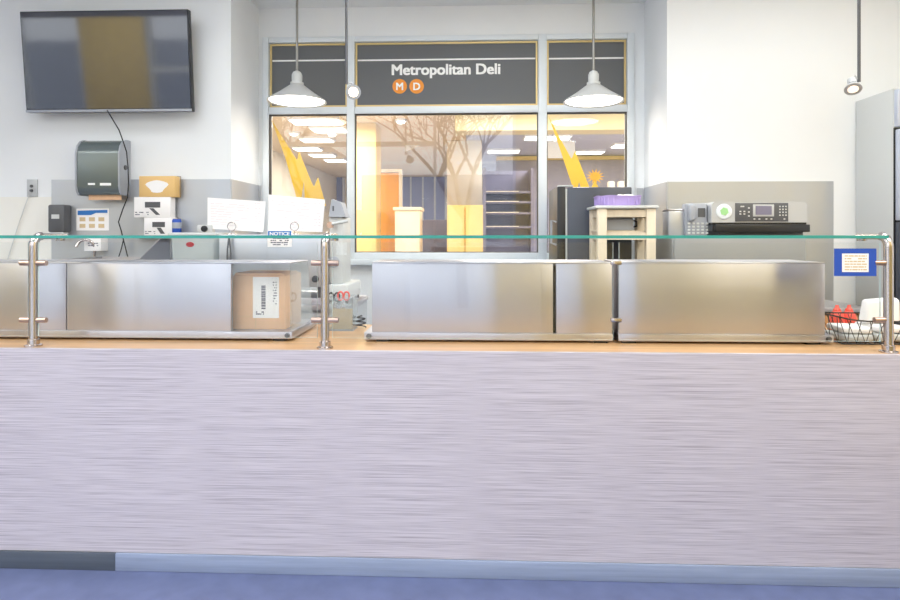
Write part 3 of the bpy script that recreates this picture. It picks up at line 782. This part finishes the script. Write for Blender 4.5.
# ---- glove boxes on a small wire shelf
Yg = 4.10
zsf = Z(236, Yg, 155)
sh = thing('wire_shelf', 'small wall shelf under the printed glove cartons', 'shelf', at(155, 236, YW))
x0, x1 = X(132, Yg), X(184, Yg)
m = MB()
for k in range(7):
    yy = Yg - .02 + (YW - .008 - Yg + .02) * k / 6; m.tube([(x0, yy, zsf - .005), (x1, yy, zsf - .005)], .004, 6)
for xx in (x0, (x0 + x1) / 2, x1): m.tube([(xx, Yg - .02, zsf - .012), (xx, YW - .006, zsf - .012)], .004, 6)
m.build('wire_grid', M['chrome'], sh, True)
def carton(u0, v0, u1, v1, Y, z0, lab, art, dep=.07):
    x0, x1, _, z1 = rect(u0, v0, u1, v1, Y)
    t = thing('glove_carton', lab, 'box', ((x0 + x1) / 2, Y, z0), 'cartons on the wall shelf')
    tbox('carton', M['paper'], x0, x1, Y, Y + dep, z0, z1, t, .002)
    hh = z1 - z0; w = x1 - x0
    MB().box(x0 + w * art[0], x0 + w * art[1], Y - .0015, Y, z0 + hh * .48, z0 + hh * .76, .0007).prism([(x0 + w * art[0] + .03, z0 + hh * .45), (x0 + w * art[0] + .06, z0 + hh * .45), (x0 + w * art[1] - .0, z0 + hh * .12), (x0 + w * art[1] - .03, z0 + hh * .12)], Y - .0014, Y).build('picture', M['dgrey'], t)
    lines(MB(), x0 + .008, x0 + w * .4, z0 + hh * .08, z0 + hh * .3, Y, 2, 9).build('print', M['ink'], t)
    return z1
zl = carton(144, 217.5, 172, 236, Yg, zsf, 'white carton with a black picture next to the blue can, lower of two', (.3, .75))
zu = carton(134, 197, 170.5, 217.3, Yg - .0, zl + .001, 'white carton with a black picture stacked on the lower carton', (.3, .72))
x0, x1, z0, z1 = rect(139, 176, 175, 196, Yg)
t = thing('glove_box', 'orange-yellow glove box on top of the white cartons', 'box', ((x0 + x1) / 2, Yg, zu + .001))
tbox('carton', M['glove'], x0, x1, Yg, Yg + .07, zu + .001, z1, t, .003)
cz = (zu + z1) / 2
pts = [(x0 + (x1 - x0) * (.5 + .28 * math.cos(a) * (1 + .25 * math.sin(3 * a))), cz + (z1 - zu) * .30 * math.sin(a)) for a in [2 * PI * k / 20 for k in range(20)]]
MB().prism(pts, Yg - .0015, Yg).build('opening', M['paper'], t)
m = MB()
ring(m, x0 - .006, x1 + .006, zu + .001, z1 + .006, Yg + .07, Yg + .076, .004); m.build('holder', M['chrome'], t)
c_ = at(176.8, 236, Yg + .02); hh = Z(219, Yg, 175) - zsf
t = thing('blue_can', 'blue drinks can standing right of the white cartons', 'can', (c_.x, Yg + .02, zsf))
MB().lathe([(.026, 0), (.031, .008), (.031, hh - .012), (.025, hh)], (c_.x, Yg + .02, zsf), seg=24).build('body', M['blue'], t, True)
MB().lathe([(.026, hh), (.026, hh + .003)], (c_.x, Yg + .02, zsf), seg=24).build('lid', M['chrome'], t, True)
MB().lathe([(.0315, hh * .45), (.0315, hh * .8)], (c_.x, Yg + .02, zsf), seg=24, cap=False).build('band', M['grey'], t, True)

# ---- hand sink with faucet and side splash
Ysk = 3.75
x0, x1 = X(60, Ysk), X(136, Ysk)
t = thing('hand_sink', 'steel hand sink with a gooseneck faucet under the poster', 'sink', ((x0 + x1) / 2, 3.9, ZB))
zr = Z(259, Ysk, 90)
m = MB(); m.box(x0, x1, Ysk, Ysk + .02, ZB, zr).box(x0, x1, YW - .05, YW - .02, ZB, zr).box(x0, x0 + .02, Ysk + .02, YW - .05, ZB, zr).box(x1 - .02, x1, Ysk + .02, YW - .05, ZB, zr).box(x0 + .02, x1 - .02, Ysk + .02, YW - .05, ZB, ZB + .02)
m.build('basin', M['steel'], t)
ztp = Z(239, Ysk + .2, 120)
MB().prism([(Ysk + .05, zr), (YW - .02, zr), (YW - .02, ztp), (Ysk + .3, ztp)], x1 - .01, x1, 'x').build('side_splash', M['steel'], t)
fx = X(84, 4.05)
pts = [(fx + .03, 4.12, zr)] + [(fx + .03 - .045 * (1 - math.cos(a)), 4.12 - .02 * a, Z(247, 4.1, 84) + .05 * math.sin(a)) for a in [PI * k / 10 for k in range(11)]]
MB().tube(pts, .010, 10).build('faucet', M['chrome'], t, True)
x0, x1, z0, z1 = rect(84, 238, 101, 251, YW - .09)
k = thing('wall_tissue_box', 'small white box beside the faucet under the blue-headed poster', 'box', ((x0 + x1) / 2, YW - .05, z0))
tbox('carton', M['paper'], x0, x1, YW - .09, YW - .006, z0, z1, k, .002)
lines(MB(), x0 + .03, x1 - .02, z0 + .03, z1 - .03, YW - .09, 2, 3).build('print', M['ink'], k)

# ---- translucent tub with red logo
Yb = 3.72
x0, x1 = X(170, Yb), X(216, Yb); zt = Z(236, Yb, 193)
t = thing('storage_tub', 'translucent tub with a red oval mark beside the hand sink', 'tub', ((x0 + x1) / 2, Yb + .15, ZB))
mb = MB().box(x0, x1, Yb, Yb + .3, ZB, zt, .02, 3)
for v in mb.bm.verts:
    f = .88 + .12 * (v.co.z - ZB) / (zt - ZB); v.co.x = (x0 + x1) / 2 + (v.co.x - (x0 + x1) / 2) * f; v.co.y = Yb + .15 + (v.co.y - Yb - .15) * f
mb.build('tub', M['tub'], t, True)
tbox('lid', M['lgrey'], x0 - .012, x1 + .012, Yb - .012, Yb + .312, zt + .0, zt + .022, t, .008)
cx, cz = X(190, Yb), Z(244.5, Yb, 190)
MB().prism([(cx + .026 * math.cos(a), cz + .016 * math.sin(a)) for a in [2 * PI * k / 24 for k in range(24)]], Yb - .001, Yb + .005).build('logo', M['redlogo'], t)
x0, x1, z0, z1 = rect(197, 225, 212, 236, Yb + .05)
zq = zt + .0225
t = thing('kitchen_timer', 'small white timer with a black dial on the tub lid', 'timer', ((x0 + x1) / 2, Yb + .07, zq))
tbox('body', M['lampwhite'], x0, x1, Yb + .05, Yb + .10, zq, z1, t, .006)
MB().lathe([(.021, 0), (.019, .012), (.012, .014)], ((x0 + x1) / 2, Yb + .05, (zq + z1) / 2), (0, -1, 0), 20).build('dial', M['black'], t, True)

# ---- steel food warmer with menu sheets on top
Yv = 3.66
x0, x1 = X(219, Yv), X(325, Yv); zt = Z(234.5, Yv, 270)
t = thing('food_warmer', 'tall steel food warmer under the two menu sheets', 'warmer', ((x0 + x1) / 2, Yv + .2, ZB))
zf = Z(287, Yv, 290)
tbox('body', M['steelw'], x0, x1, Yv, Yv + .5, zf, zt, t, .006)
tbox('lower_shelf', M['steel'], x0, x1, Yv, Yv + .5, Z(306, Yv, 290), Z(298, Yv, 290), t, .004)
for xx in (x0 + .01, x1 - .05):
    for yy in (Yv + .02, Yv + .44):
        tbox('leg', M['steel'], xx, xx + .04, yy, yy + .04, ZB, Z(306, Yv, 290), t)
        tbox('spacer', M['dgrey'], xx, xx + .04, yy, yy + .04, Z(298, Yv, 290), zf, t)
MB().lathe([(.022, 0), (.018, .02)], (x1 - .06, Yv, zf + .05), (0, -1, 0), 20).build('knob', M['black'], t, True)
for u in (231, 240): pass
for (qs, ru, lab, lab2, sd) in (([(207.5, 197.5), (265.5, 201.5), (263, 232), (207.5, 228.5)], 231, 'white menu sheet with faint rows in a ring clip, the one nearer the television', 'chrome ring clip stand holding the menu sheet nearer the television', 21),
                           ([(268.5, 194.5), (325, 199.5), (322.5, 232), (268.5, 230.5)], 294, 'white menu sheet with faint rows in a ring clip, overlapping the window decal', 'chrome ring clip stand holding the menu sheet over the window decal', 31)):
    Ys = Yv + .12
    P = [(X(u, Ys), Z(v, Ys, u)) for u, v in qs]
    q = thing('menu_sheet', lab, 'sheet', (P[3][0], Ys, min(p[1] for p in P)), 'menu sheets on the food warmer')
    MB().prism(P, Ys, Ys + .003).build('sheet', M['paper'], q)
    sh_ = (P[1][1] - P[0][1]) / (P[1][0] - P[0][0])
    m = MB(); lines(m, P[0][0] + .02, P[1][0] - .10, P[3][1] + .02, P[0][1] - .03, Ys, 9, sd, .75, .16, sh_); lines(m, P[1][0] - .07, P[1][0] - .03, P[3][1] + .02, P[0][1] - .03, Ys, 9, sd + 1, .6, .2, 0)
    m.build('print', M['pink'], q)
    rx = X(ru, Yv + .09); rz_ = Z(226.5, Yv + .09, ru)
    c_ = thing('ring_clip', lab2, 'clip', (rx, Yv + .09, zt), 'ring clip stands on the food warmer')
    MB().tube([(rx + .027 * math.cos(a), Yv + .1, rz_ + .027 * math.sin(a)) for a in [2 * PI * k / 24 for k in range(25)]], .003, 8, cap=False).build('ring', M['chrome'], c_, True)
    MB().tube([(rx, Yv + .1, zt + .008), (rx, Yv + .1, rz_ - .026)], .003, 8).build('stem', M['chrome'], c_, True)
    MB().lathe([(.03, 0), (.028, .006), (.006, .010)], (rx, Yv + .1, zt), seg=20).build('base', M['chrome'], c_, True)
# NOTICE card on the warmer
x0, x1, z0, z1 = rect(267.5, 230.5, 292, 247, Yv - .002)
t = thing('notice_card', 'white notice card with blue heading taped to the food warmer', 'sign', ((x0 + x1) / 2, Yv - .002, z0))
tbox('card', M['paper'], x0, x1, Yv - .004, Yv - .002, z0, z1, t)
hb = tbox('header', M['blue2'], x0 + .004, x1 - .004, Yv - .005, Yv - .004, z1 - .034, z1 - .003, t)
text(MB(), 'NOTICE', (x0 + x1) / 2, z1 - .029, Yv - .0056, .028, (x1 - x0) * .8, .0004, .0008).build('lettering', M['white'], hb)
lines(MB(), x0 + .02, x1 - .02, z0 + .008, z1 - .042, Yv - .004, 4, 8, .85, .5).build('print', M['ink'], t)
# utensils hanging at the warmer's side
m = MB()
t = thing('hanging_tongs', 'steel tongs hanging at the left side of the food warmer', 'tongs', at(229, 262, Yv - .02))
for du in (-1.6, 1.6): MB().tube([at(229, 237, Yv - .02), at(229 + du, 250, Yv - .02), at(229 + du * .9, 266, Yv - .02)], [.006, .005, .009], 8).build('arm', M['dgrey'], t, True)

# ---- meat slicer beside the warmer
Ym = 3.7
t = thing('meat_slicer', 'grey meat slicer between the food warmer and the window', 'slicer', at(336, 300, Ym) * 1)
t['_org'] = [X(336, Ym), Ym, ZB]; t.location = t['_org']
x0, x1, z0, z1 = rect(327, 199, 341, 217, Ym); x0 = X(325, 3.66) + .012
MB().prism([(x0, z0), (x1 + .03, z0), (x1, z1 - .02), (x0 + .02, z1)], Ym, Ym + .12).build('motor_housing', M['grey'], t)
tbox('body', M['lgrey'], x0, x1 + .01, Ym + .02, Ym + .25, ZB + .12, z0, t, .008)
tbox('base', M['lgrey'], x0 - .0, x1 + .05, Ym - .02, Ym + .4, ZB + .02, ZB + .12, t, .012)
for xx in (x0 + .02, x1 + .03):
    for yy in (Ym, Ym + .35): MB().lathe([(.015, 0), (.015, .02)], (xx, yy, ZB), seg=12).build('foot', M['black'], t)
MB().tube([at(332, 224, Ym - .03), at(348, 221, Ym - .03)], .010, 10).build('handle', M['lgrey'], t, True)
MB().lathe([(.02, 0), (.02, .03)], at(331, 225, Ym - .0), (0, -1, 0), 16).build('handle_boss', M['copper'], t, True)
MB().lathe([(.035, 0), (.035, .006), (.02, .012)], at(334, 262, Ym + .02), (0, -1, 0), 40).build('blade', M['grey'], t, True)
tbox('dial', M['dgrey'], X(332.5, Ym), X(334, Ym), Ym - .003, Ym, Z(211, Ym, 333), Z(206, Ym, 333), t)

# ---- black refrigerator before the window
Yf = 4.06
x0, x1 = X(567.5, Yf), X(632, Yf); zt = Z(187, Yf, 600)
t = thing('refrigerator', 'charcoal refrigerator standing in front of the right window pane', 'refrigerator', ((x0 + x1) / 2, Yf + .2, 0))
tbox('body', M['fridge'], x0, x1, Yf, Yf + .44, .05, zt, t, .008)
tbox('plinth', M['black'], x0 + .03, x1 - .03, Yf + .03, Yf + .41, 0, .05, t)
dx0 = X(557, Yf)
d_ = tbox('door', M['black'], dx0, x0 - .012, Yf + .0, Yf + .44, .08, zt + .006, t, .010)
tbox('door_seal', M['lgrey'], x0 - .012, x0, Yf + .01, Yf + .43, .1, zt - .01, t)
MB().tube([(dx0 - .0, Yf + .03, Z(222, Yf, 557)), (dx0 - .035, Yf + .03, Z(220, Yf, 557)), (dx0 - .035, Yf + .03, Z(243, Yf, 557)), (dx0, Yf + .03, Z(245, Yf, 557))], .008, 10).build('handle', M['grey'], d_, True)
tbox('hinge', M['lgrey'], x0 - .06, x0 + .04, Yf + .01, Yf + .06, zt + .006, zt + .014, t)

# ---- wooden stand with purple basket
Ya = 3.72
x0, x1 = X(598, Ya), X(656, Ya); zt = Z(205.5, Ya, 624); dp = .28
t = thing('wooden_stand', 'pale wooden stand holding the purple basket beside the refrigerator', 'stand', ((x0 + x1) / 2, Ya + dp / 2, 0))
# it stands on the floor cupboard
tbox('stand_top', M['lgrey'], x0 - .015, x1 + .015, Ya - .01, Ya + dp + .01, zt - .018, zt, t, .004)
lw = .055
ZS = .0
for xx in (x0, x1 - lw):
    for yy in (Ya, Ya + dp - lw):
        tbox('leg', M['standwood'], xx, xx + lw, yy, yy + lw, ZS, zt - .018, t, .003)
for zz in (zt - .07, Z(236.5, Ya, 624) - .02):
    for yy in (Ya + .012, Ya + dp - .043): tbox('rail', M['standwood'], x0 + lw, x1 - lw, yy, yy + .03, zz, zz + .045, t)
    for xx in (x0 + .012, x1 - .043): tbox('side_rail', M['standwood'], xx, xx + .03, Ya + lw, Ya + dp - lw, zz, zz + .045, t)
zsl = Z(236.5, Ya, 624) + .0255
tbox('shelf_board', M['standwood'], x0 + .003, x1 - .003, Ya + .056, Ya + dp - .056, zsl - .0, zsl + .012, t)
# gadget on its shelf
x2, x3, z2, z3 = rect(606, 218, 634, 230, Ya + .08)
g = thing('dark_canister', 'dark mug-shaped canister on the lower shelf of the wooden stand', 'canister', ((x2 + x3) / 2, Ya + .13, zsl + .012))
tbox('body', M['grey'], x2, x3, Ya + .08, Ya + .2, zsl + .012, z3, g, .012)
xm = x3 + .0
MB().tube([(x3 - .004, Ya + .13, z3 - .012), (x3 + .03, Ya + .13, z3 - .02), (x3 + .03, Ya + .13, zsl + .04), (x3 - .004, Ya + .13, zsl + .03)], .006, 8).build('handle', M['black'], g, True)
# purple basket
x2, x3, z2, z3 = rect(598, 195.5, 643, 205, Ya + .06)
g = thing('purple_basket', 'purple plastic basket on the wooden stand', 'basket', ((x2 + x3) / 2, Ya + .15, zt))
cxb, cyb = (x2 + x3) / 2, Ya + .15; wb, db = (x3 - x2) / 2, .11; hb_ = z3 - zt
mb = MB()
def rr(k, z, wob=0):
    pts = []
    for i in range(40):
        a = 2 * PI * i / 40; c, s = math.cos(a), math.sin(a)
        pts.append((cxb + wb * k * math.copysign(abs(c) ** .5, c), cyb + db * k * math.copysign(abs(s) ** .5, s), z + wob * math.sin(a * 6)))
    return pts
rings = [[mb.bm.verts.new(p) for p in rr(k, z, w_)] for k, z, w_ in ((.86, zt, 0), (.92, zt + hb_ * .5, 0), (.99, zt + hb_ * .9, .002), (1.02, zt + hb_, .002), (.97, zt + hb_, .002), (.90, zt + hb_ * .5, 0), (.84, zt + .004, 0))]
for a, b_ in zip(rings, rings[1:]):
    for i in range(40): mb.bm.faces.new((a[i], a[(i + 1) % 40], b_[(i + 1) % 40], b_[i]))
mb.bm.faces.new(rings[0][::-1]); mb.bm.faces.new(rings[-1])
mb.build('tray', M['purple'], g, True)
mm = MB()
for i in range(26):
    a = 2 * PI * i / 26; c, s = math.cos(a), math.sin(a)
    px, py = cxb + wb * .955 * math.copysign(abs(c) ** .5, c), cyb + db * .955 * math.copysign(abs(s) ** .5, s)
    mm.tube([(px - .0, py, zt + .01), (px * 1.0, py, zt + hb_ * .85)], .004, 6)
mm.build('rib', M['purple'], g, True)
mb = MB()
bmesh.ops.create_icosphere(mb.bm, subdivisions=3, radius=1)
for v in mb.bm.verts:
    n_ = 1 + .12 * math.sin(7 * v.co.x + 3 * v.co.y) + .08 * math.sin(11 * v.co.z + 5 * v.co.x)
    v.co = Vector((cxb + .05 + v.co.x * .085 * n_, cyb + v.co.y * .06 * n_, zt + hb_ * .72 + v.co.z * .032 * n_))
tag(mb.build('cloth', M['paper'], smooth=True), 'crumpled white cloth lying in the purple basket', 'cloth')

# ---- steel cabinet, printer and telephone
Ypn = 3.74
x0, x1 = X(672, Ypn), X(806, Ypn); zt = Z(237, Ypn, 735)
t = thing('steel_cabinet', 'grey steel cabinet carrying the printer and the telephone', 'cabinet', ((x0 + x1) / 2, Ypn + .2, ZB))
tbox('body', M['cab'], x0, x1, Ypn, Ypn + .44, ZB + .02, zt, t, .005)
for xx in (x0 + .03, x1 - .07):
    for yy in (Ypn + .03, Ypn + .36): tbox('foot', M['black'], xx, xx + .04, yy, yy + .04, ZB, ZB + .02, t)
dr_ = tbox('door', M['cab'], x0 + .01, x1 - .01, Ypn - .014, Ypn - .0005, ZB + .03, zt - .01, t, .003)
tbox('handle', M['chrome'], x0 + .3, x0 + .5, Ypn - .034, Ypn - .014, zt - .16, zt - .145, dr_)
# printer
Yq = 3.80
x0, x1 = X(711, Yq), X(808, Yq)
z0 = zt
pr = thing('printer', 'silver multifunction printer on the steel cabinet', 'printer', ((x0 + x1) / 2, Yq + .15, z0))
tbox('base', M['dgrey'], X(722, Yq), X(806, Yq), Yq + .03, Yq + .34, z0, Z(231, Yq, 760), pr, .004)
tbox('paper_tray', M['black'], X(712, Yq), X(808.5, Yq), Yq - .02, Yq + .10, z0 + .001, Z(225, Yq, 760), pr, .004) if False else tbox('paper_tray', M['black'], X(714, Yq), X(808.5, Yq), Yq - .02, Yq + .03, Z(232, Yq, 760), Z(224.5, Yq, 760), pr, .004)
u0, u1, vt, vb = 711.5, 807.5, 201.5, 222.5
zz0, zz1 = Z(222.5, Yq, 760), Z(201.5, Yq, 760)
xa_, xb_ = X(u0, Yq), X(u1, Yq); rr_ = .045
outl = [(xa_, zz0), (xb_, zz0)] + [(xb_ - rr_ + rr_ * math.cos(a), zz1 - rr_ + rr_ * math.sin(a)) for a in [PI / 2 * k / 6 for k in range(7)]] + [(xa_ + .03 - .03 * math.sin(a), zz1 - .03 + .03 * math.cos(a)) for a in [PI / 2 * k / 6 for k in range(7)]]
MB().prism(outl, Yq, Yq + .30).build('scanner_body', M['silver'], pr, True)
tbox('slot', M['black'], xa_ + .004, xb_ - .004, Yq + .004, Yq + .28, Z(224.5, Yq, 760), zz0, pr)
px0, px1 = X(735, Yq), X(788, Yq)
cp = tbox('control_panel', M['dgrey'], px0, px1, Yq - .004, Yq, Z(221.5, Yq, 760), Z(203, Yq, 760), pr, .001)
s1 = tbox('display_frame', M['silver'], X(752.5, Yq), X(773.5, Yq), Yq - .008, Yq - .004, Z(216.5, Yq, 763), Z(204.5, Yq, 763), cp, .001)
tbox('display', M['halldark'], X(755, Yq), X(771, Yq), Yq - .0095, Yq - .008, Z(214.8, Yq, 763), Z(206, Yq, 763), cp)
m = MB()
for r in range(4):
    for c in range(3):
        cx, cz = X(779.5 + c * 3, Yq), Z(206.5 + r * 2.9, Yq, 782); tbox('button', M['lgrey'], cx - .004, cx + .004, Yq - .007, Yq - .004, cz - .004, cz + .004, cp)
for u, v in ((741, 206.5), (743, 206.5), (740, 211.5), (744, 211.5), (740, 214), (744, 214), (754, 219), (759, 219), (766, 219), (771, 219), (784, 219), (748.5, 208), (748.5, 212), (748.5, 216)):
    cx, cz = X(u, Yq), Z(v, Yq, u); tbox('button', M['lgrey'], cx - .005, cx + .005, Yq - .007, Yq - .004, cz - .004, cz + .004, cp)
cx, cz = X(724, Yq), Z(211.5, Yq, 724)
MB().lathe([(.048, 0), (.048, .003), (.042, .005)], (cx, Yq, cz), (0, -1, 0), 32).build('round_badge', M['frame'], pr)
MB().lathe([(.026, .005), (.026, .007)], (cx, Yq, cz), (0, -1, 0), 6).build('badge_mark', M['green'], pr)['label'] = 'green mark on the round badge'
# telephone
Ye = 3.83
x0, x1, z0_, z1_ = rect(687, 203, 709.5, 236, Ye)
t = thing('telephone', 'pale grey telephone with keypad between the wooden stand and the printer', 'telephone', ((x0 + x1) / 2, Ye, zt))
tbox('body', M['grey'], x0, x1 - .004, Ye + .02, Ye + .10, zt, z1_, t, .012)
m = MB()
for r in range(4):
    for c in range(5):
        cx, cz = x0 + .018 + c * .028, Z(223.5 + r * 3.2, Ye, 700); m.box(cx - .008, cx + .008, Ye + .013, Ye + .02, cz - .006, cz + .006, .002)
m.build('keypad', M['lgrey'], t)
hs = MB().box(x0 + .01, x0 + .05, Ye - .012, Ye + .02, Z(221, Ye, 700), Z(204, Ye, 700), .012, 3)
hs.build('handset', M['grey'], t, True)
tbox('screen', M['dgrey'], x0 + .075, x1 - .02, Ye + .017, Ye + .02, Z(217, Ye, 700), Z(208, Ye, 700), t)
x0, x1, z0, z1 = rect(668.5, 209, 685, 236, 3.88)
t = thing('steel_canister', 'square steel canister between the wooden stand and the telephone', 'canister', ((x0 + x1) / 2, 3.9, zt))
tbox('body', M['steelw'], x0, x1, 3.88, 4.0, zt, z1 - .012, t, .006); tbox('lid', M['steel'], x0 - .003, x1 + .003, 3.877, 4.003, z1 - .012, z1, t, .004)

# ---- tall freezer at the right
Yz = 3.83
xz = X(893, Yz); zt = Z(88.5, Yz, 893)
t = thing('upright_freezer', 'tall pale grey upright freezer at the right wall', 'freezer', (xz + .4, Yz + .15, 0))
tbox('cabinet', M['lgrey'], xz, xz + .75, Yz, YW - .006, .08, zt, t, .004)
tbox('toe_kick', M['black'], xz + .02, xz + .73, Yz + .03, YW - .02, 0, .08, t)
tbox('top_grille', M['freezerdoor'], xz + .006, xz + .744, Yz - .03, Yz, Z(127, Yz, 893), zt - .01, t, .003)
d_ = tbox('door', M['freezerdoor'], xz + .006, xz + .744, Yz - .05, Yz - .008, Z(220.5, Yz, 893), Z(130, Yz, 893), t, .006)
tbox('lower_door', M['fridge'], xz + .006, xz + .744, Yz - .05, Yz - .008, .1, Z(222, Yz, 893), t, .006)
tbox('door_gasket', M['black'], xz + .002, xz + .74, Yz - .008, Yz, .1, Z(128, Yz, 893), t)
MB().tube([(xz + .08, Yz - .05, 1.5), (xz + .08, Yz - .09, 1.52), (xz + .08, Yz - .09, 1.8), (xz + .08, Yz - .05, 1.82)], .01, 10).build('handle', M['chrome'], d_, True)

# ================================================================ lamps
def pendant(u, lab):
    Y = 4.36; x = X(u, Y); zr = Z(102, Y, u); R = 29.5 / F * Y
    t = thing('pendant_lamp', lab, 'lamp', (x, Y, zr), 'white pendant lamps by the window')
    MB().tube([(x, Y, Z(80, Y, u)), (x, Y, ZC - .02)], .009, 10).build('rod', M['rod'], t, True)
    MB().lathe([(.05, 0), (.05, -.012), (.02, -.02)], (x, Y, ZC), seg=24).build('ceiling_rose', M['lgrey'], t, True)
    zn = Z(84.5, Y, u)
    MB().lathe([(.042, zn - zr - .006), (.048, zn - zr), (.048, zn - zr + .014), (.034, zn - zr + .018), (.038, zn - zr + .03), (.038, zn - zr + .07), (.028, zn - zr + .09), (.010, zn - zr + .10)], (x, Y, zr), seg=24).build('socket', M['lgrey'], t, True)
    hh = zn - zr
    MB().lathe([(R, 0), (R * 1.0, .006), (R * .96, .014), (R * .60, hh * .5), (R * .22, hh * .98), (.03, hh), (.026, hh - .004), (R * .20, hh * .94), (R * .57, hh * .48), (R * .93, .010), (R * .97, .003), (R, 0)], (x, Y, zr), seg=48, cap=False).build('shade', M['lampwhite'], t, True)
    MB().lathe([(R * .93, .006), (R * .9, .002), (R * .5, -.004), (0.001, -.006)], (x, Y, zr + .004), seg=48).build('diffuser', M['glow'], t, True)
    l = bpy.data.lights.new('pendant_light', 'SPOT'); l.energy = 7; l.color = (1, .96, .9); l.shadow_soft_size = .15; l.spot_size = math.radians(150); l.spot_blend = .6
    o = bpy.data.objects.new('pendant_light', l); C.objects.link(o); o.location = (x, Y, zr - .03)
pendant(297, 'white cone pendant lamp in front of the left sign panel')
pendant(593.5, 'white cone pendant lamp in front of the right sign panel')
def spot(ur, uh, vh, Y, d, glowm, lab, vr):
    xr = X(ur, Y); hd = at(uh, vh, Y - .02); d = Vector(d).normalized(); k_ = .74
    t = thing('spotlight', lab, 'lamp', (xr, Y, ZC), 'ceiling spotlights on long rods')
    zr = Z(vr, Y, ur)
    MB().tube([(xr, Y, zr), (xr, Y, ZC - .02)], .008, 10).build('rod', M['dgrey'], t, True)
    MB().lathe([(.05, 0), (.05, -.015), (.02, -.022)], (xr, Y, ZC), seg=20).build('ceiling_rose', M['dgrey'], t, True)
    h = MB().lathe([(a * k_, c * k_) for a, c in [(.020, -.095), (.030, -.09), (.030, -.045), (.022, -.042), (.028, -.035), (.052, -.008), (.056, .008), (.046, .009)]], hd, d, 24).build('lamp_head', M['silver'], t, True)
    MB().lathe([(a * k_, c * k_) for a, c in [(.046, .001), (.044, .007), (.02, .012)]], hd, d, 24).build('lens', glowm, h, True)
    back = hd - d * .085 * k_
    MB().tube([(xr, Y, zr + .01), Vector((xr, Y, zr)) * .4 + back * .6 + Vector((0, 0, .03)), back], .005, 8).build('yoke', M['silver'], t, True)
    return hd, d
spot(346.5, 353.5, 92, 3.3, (.08, -.95, -.30), M['warmglow'], 'lit ceiling spotlight on a long rod before the middle mullion', 84)
spot(859, 853, 88.5, 3.3, (-.25, -.55, -.8), M['lens'], 'ceiling spotlight on a long rod above the upright freezer', 82)

# ---------------- light
def area(name, loc, sx, sy, e, col=(1, 1, 1), rot=(0, 0, 0)):
    l = bpy.data.lights.new(name, 'AREA'); l.shape = 'RECTANGLE'; l.size = sx; l.size_y = sy; l.energy = e; l.color = col
    o = bpy.data.objects.new(name, l); C.objects.link(o); o.location = loc; o.rotation_euler = rot; return o
area('aisle_ceiling_light', (-1.9, 3.1, ZC - .03), 1.2, .6, 11, (.94, .98, 1))
area('aisle_ceiling_light', (0.2, 3.1, ZC - .03), 1.2, .6, 37, (.94, .98, 1))
area('aisle_ceiling_light', (2.2, 3.1, ZC - .03), 1.2, .6, 18, (.94, .98, 1))
area('lobby_fill_light', (-2.0, .8, ZL - .03), 1.2, 1.2, 45, (.94, .98, 1))  # unseen lobby lights, added as fill to lift the shadows
area('lobby_fill_light', (1.8, .8, ZL - .03), 1.2, 1.2, 45, (.94, .98, 1))
area('lobby_fill_light', (3.2, .6, ZL - .03), 1.6, 1.4, 150, (1, .975, .93))  # added warm pair, brightens the tan walls mirrored in the steel
area('lobby_fill_light', (-5.2, .6, ZL - .03), 1.6, 1.4, 150, (1, .975, .93))
for i, (x, y, e, c) in enumerate([(-1.8, 6.5, 85, (1, .95, .86)), (-1.6, 10, 75, (1, .95, .86)), (1.6, 8, 95, (1, .98, .95)), (3, 8.5, 80, (1, .98, .95)), (.5, 5.6, 60, (1, .95, .85)), (2.5, 5.6, 55, (1, .95, .85))]):
    area('hall_ceiling_light', (x, y, HC - .06), 1.2, .6, e, c)
# small wall washers at the two returns beside the window
for s, x, tx in ((1, XA + .2, XA), (-1, XB - .2, XB)):
    l = bpy.data.lights.new('wall_washer', 'SPOT'); l.energy = 22; l.spot_size = math.radians(31); l.spot_blend = .15; l.shadow_soft_size = .02; l.color = (1, .98, .97)
    o = bpy.data.objects.new('wall_washer', l); C.objects.link(o); o.location = (x, YW + .27, ZC - .06)
    dv = Vector((0, 0, -1.0)); o.rotation_euler = dv.to_track_quat('-Z', 'Y').to_euler()

w = bpy.data.worlds.new('sky'); bpy.context.scene.world = w; w.use_nodes = True
bg = w.node_tree.nodes['Background']; bg.inputs[0].default_value = (.87, .925, 1, 1); bg.inputs[1].default_value = 3.5

# ---------------- camera
cam = bpy.data.cameras.new('camera'); co = bpy.data.objects.new('camera', cam); C.objects.link(co)
cam.sensor_width = 36; cam.lens = 24; cam.clip_start = .02
cam.shift_y = -(300 - V0) / 900
co.location = (0, 0, H); co.rotation_euler = (PI / 2, 0, TH)
sc = bpy.context.scene; sc.camera = co
vs = sc.view_settings; vs.view_transform = 'Standard'; vs.look = 'None'; vs.exposure = -0.24; vs.gamma = 1; vs.use_curve_mapping = False
sc.cycles.max_bounces = 10; sc.cycles.transparent_max_bounces = 16; sc.cycles.sample_clamp_indirect = 6
for o in bpy.data.objects:
    if '_org' in o: del o['_org']
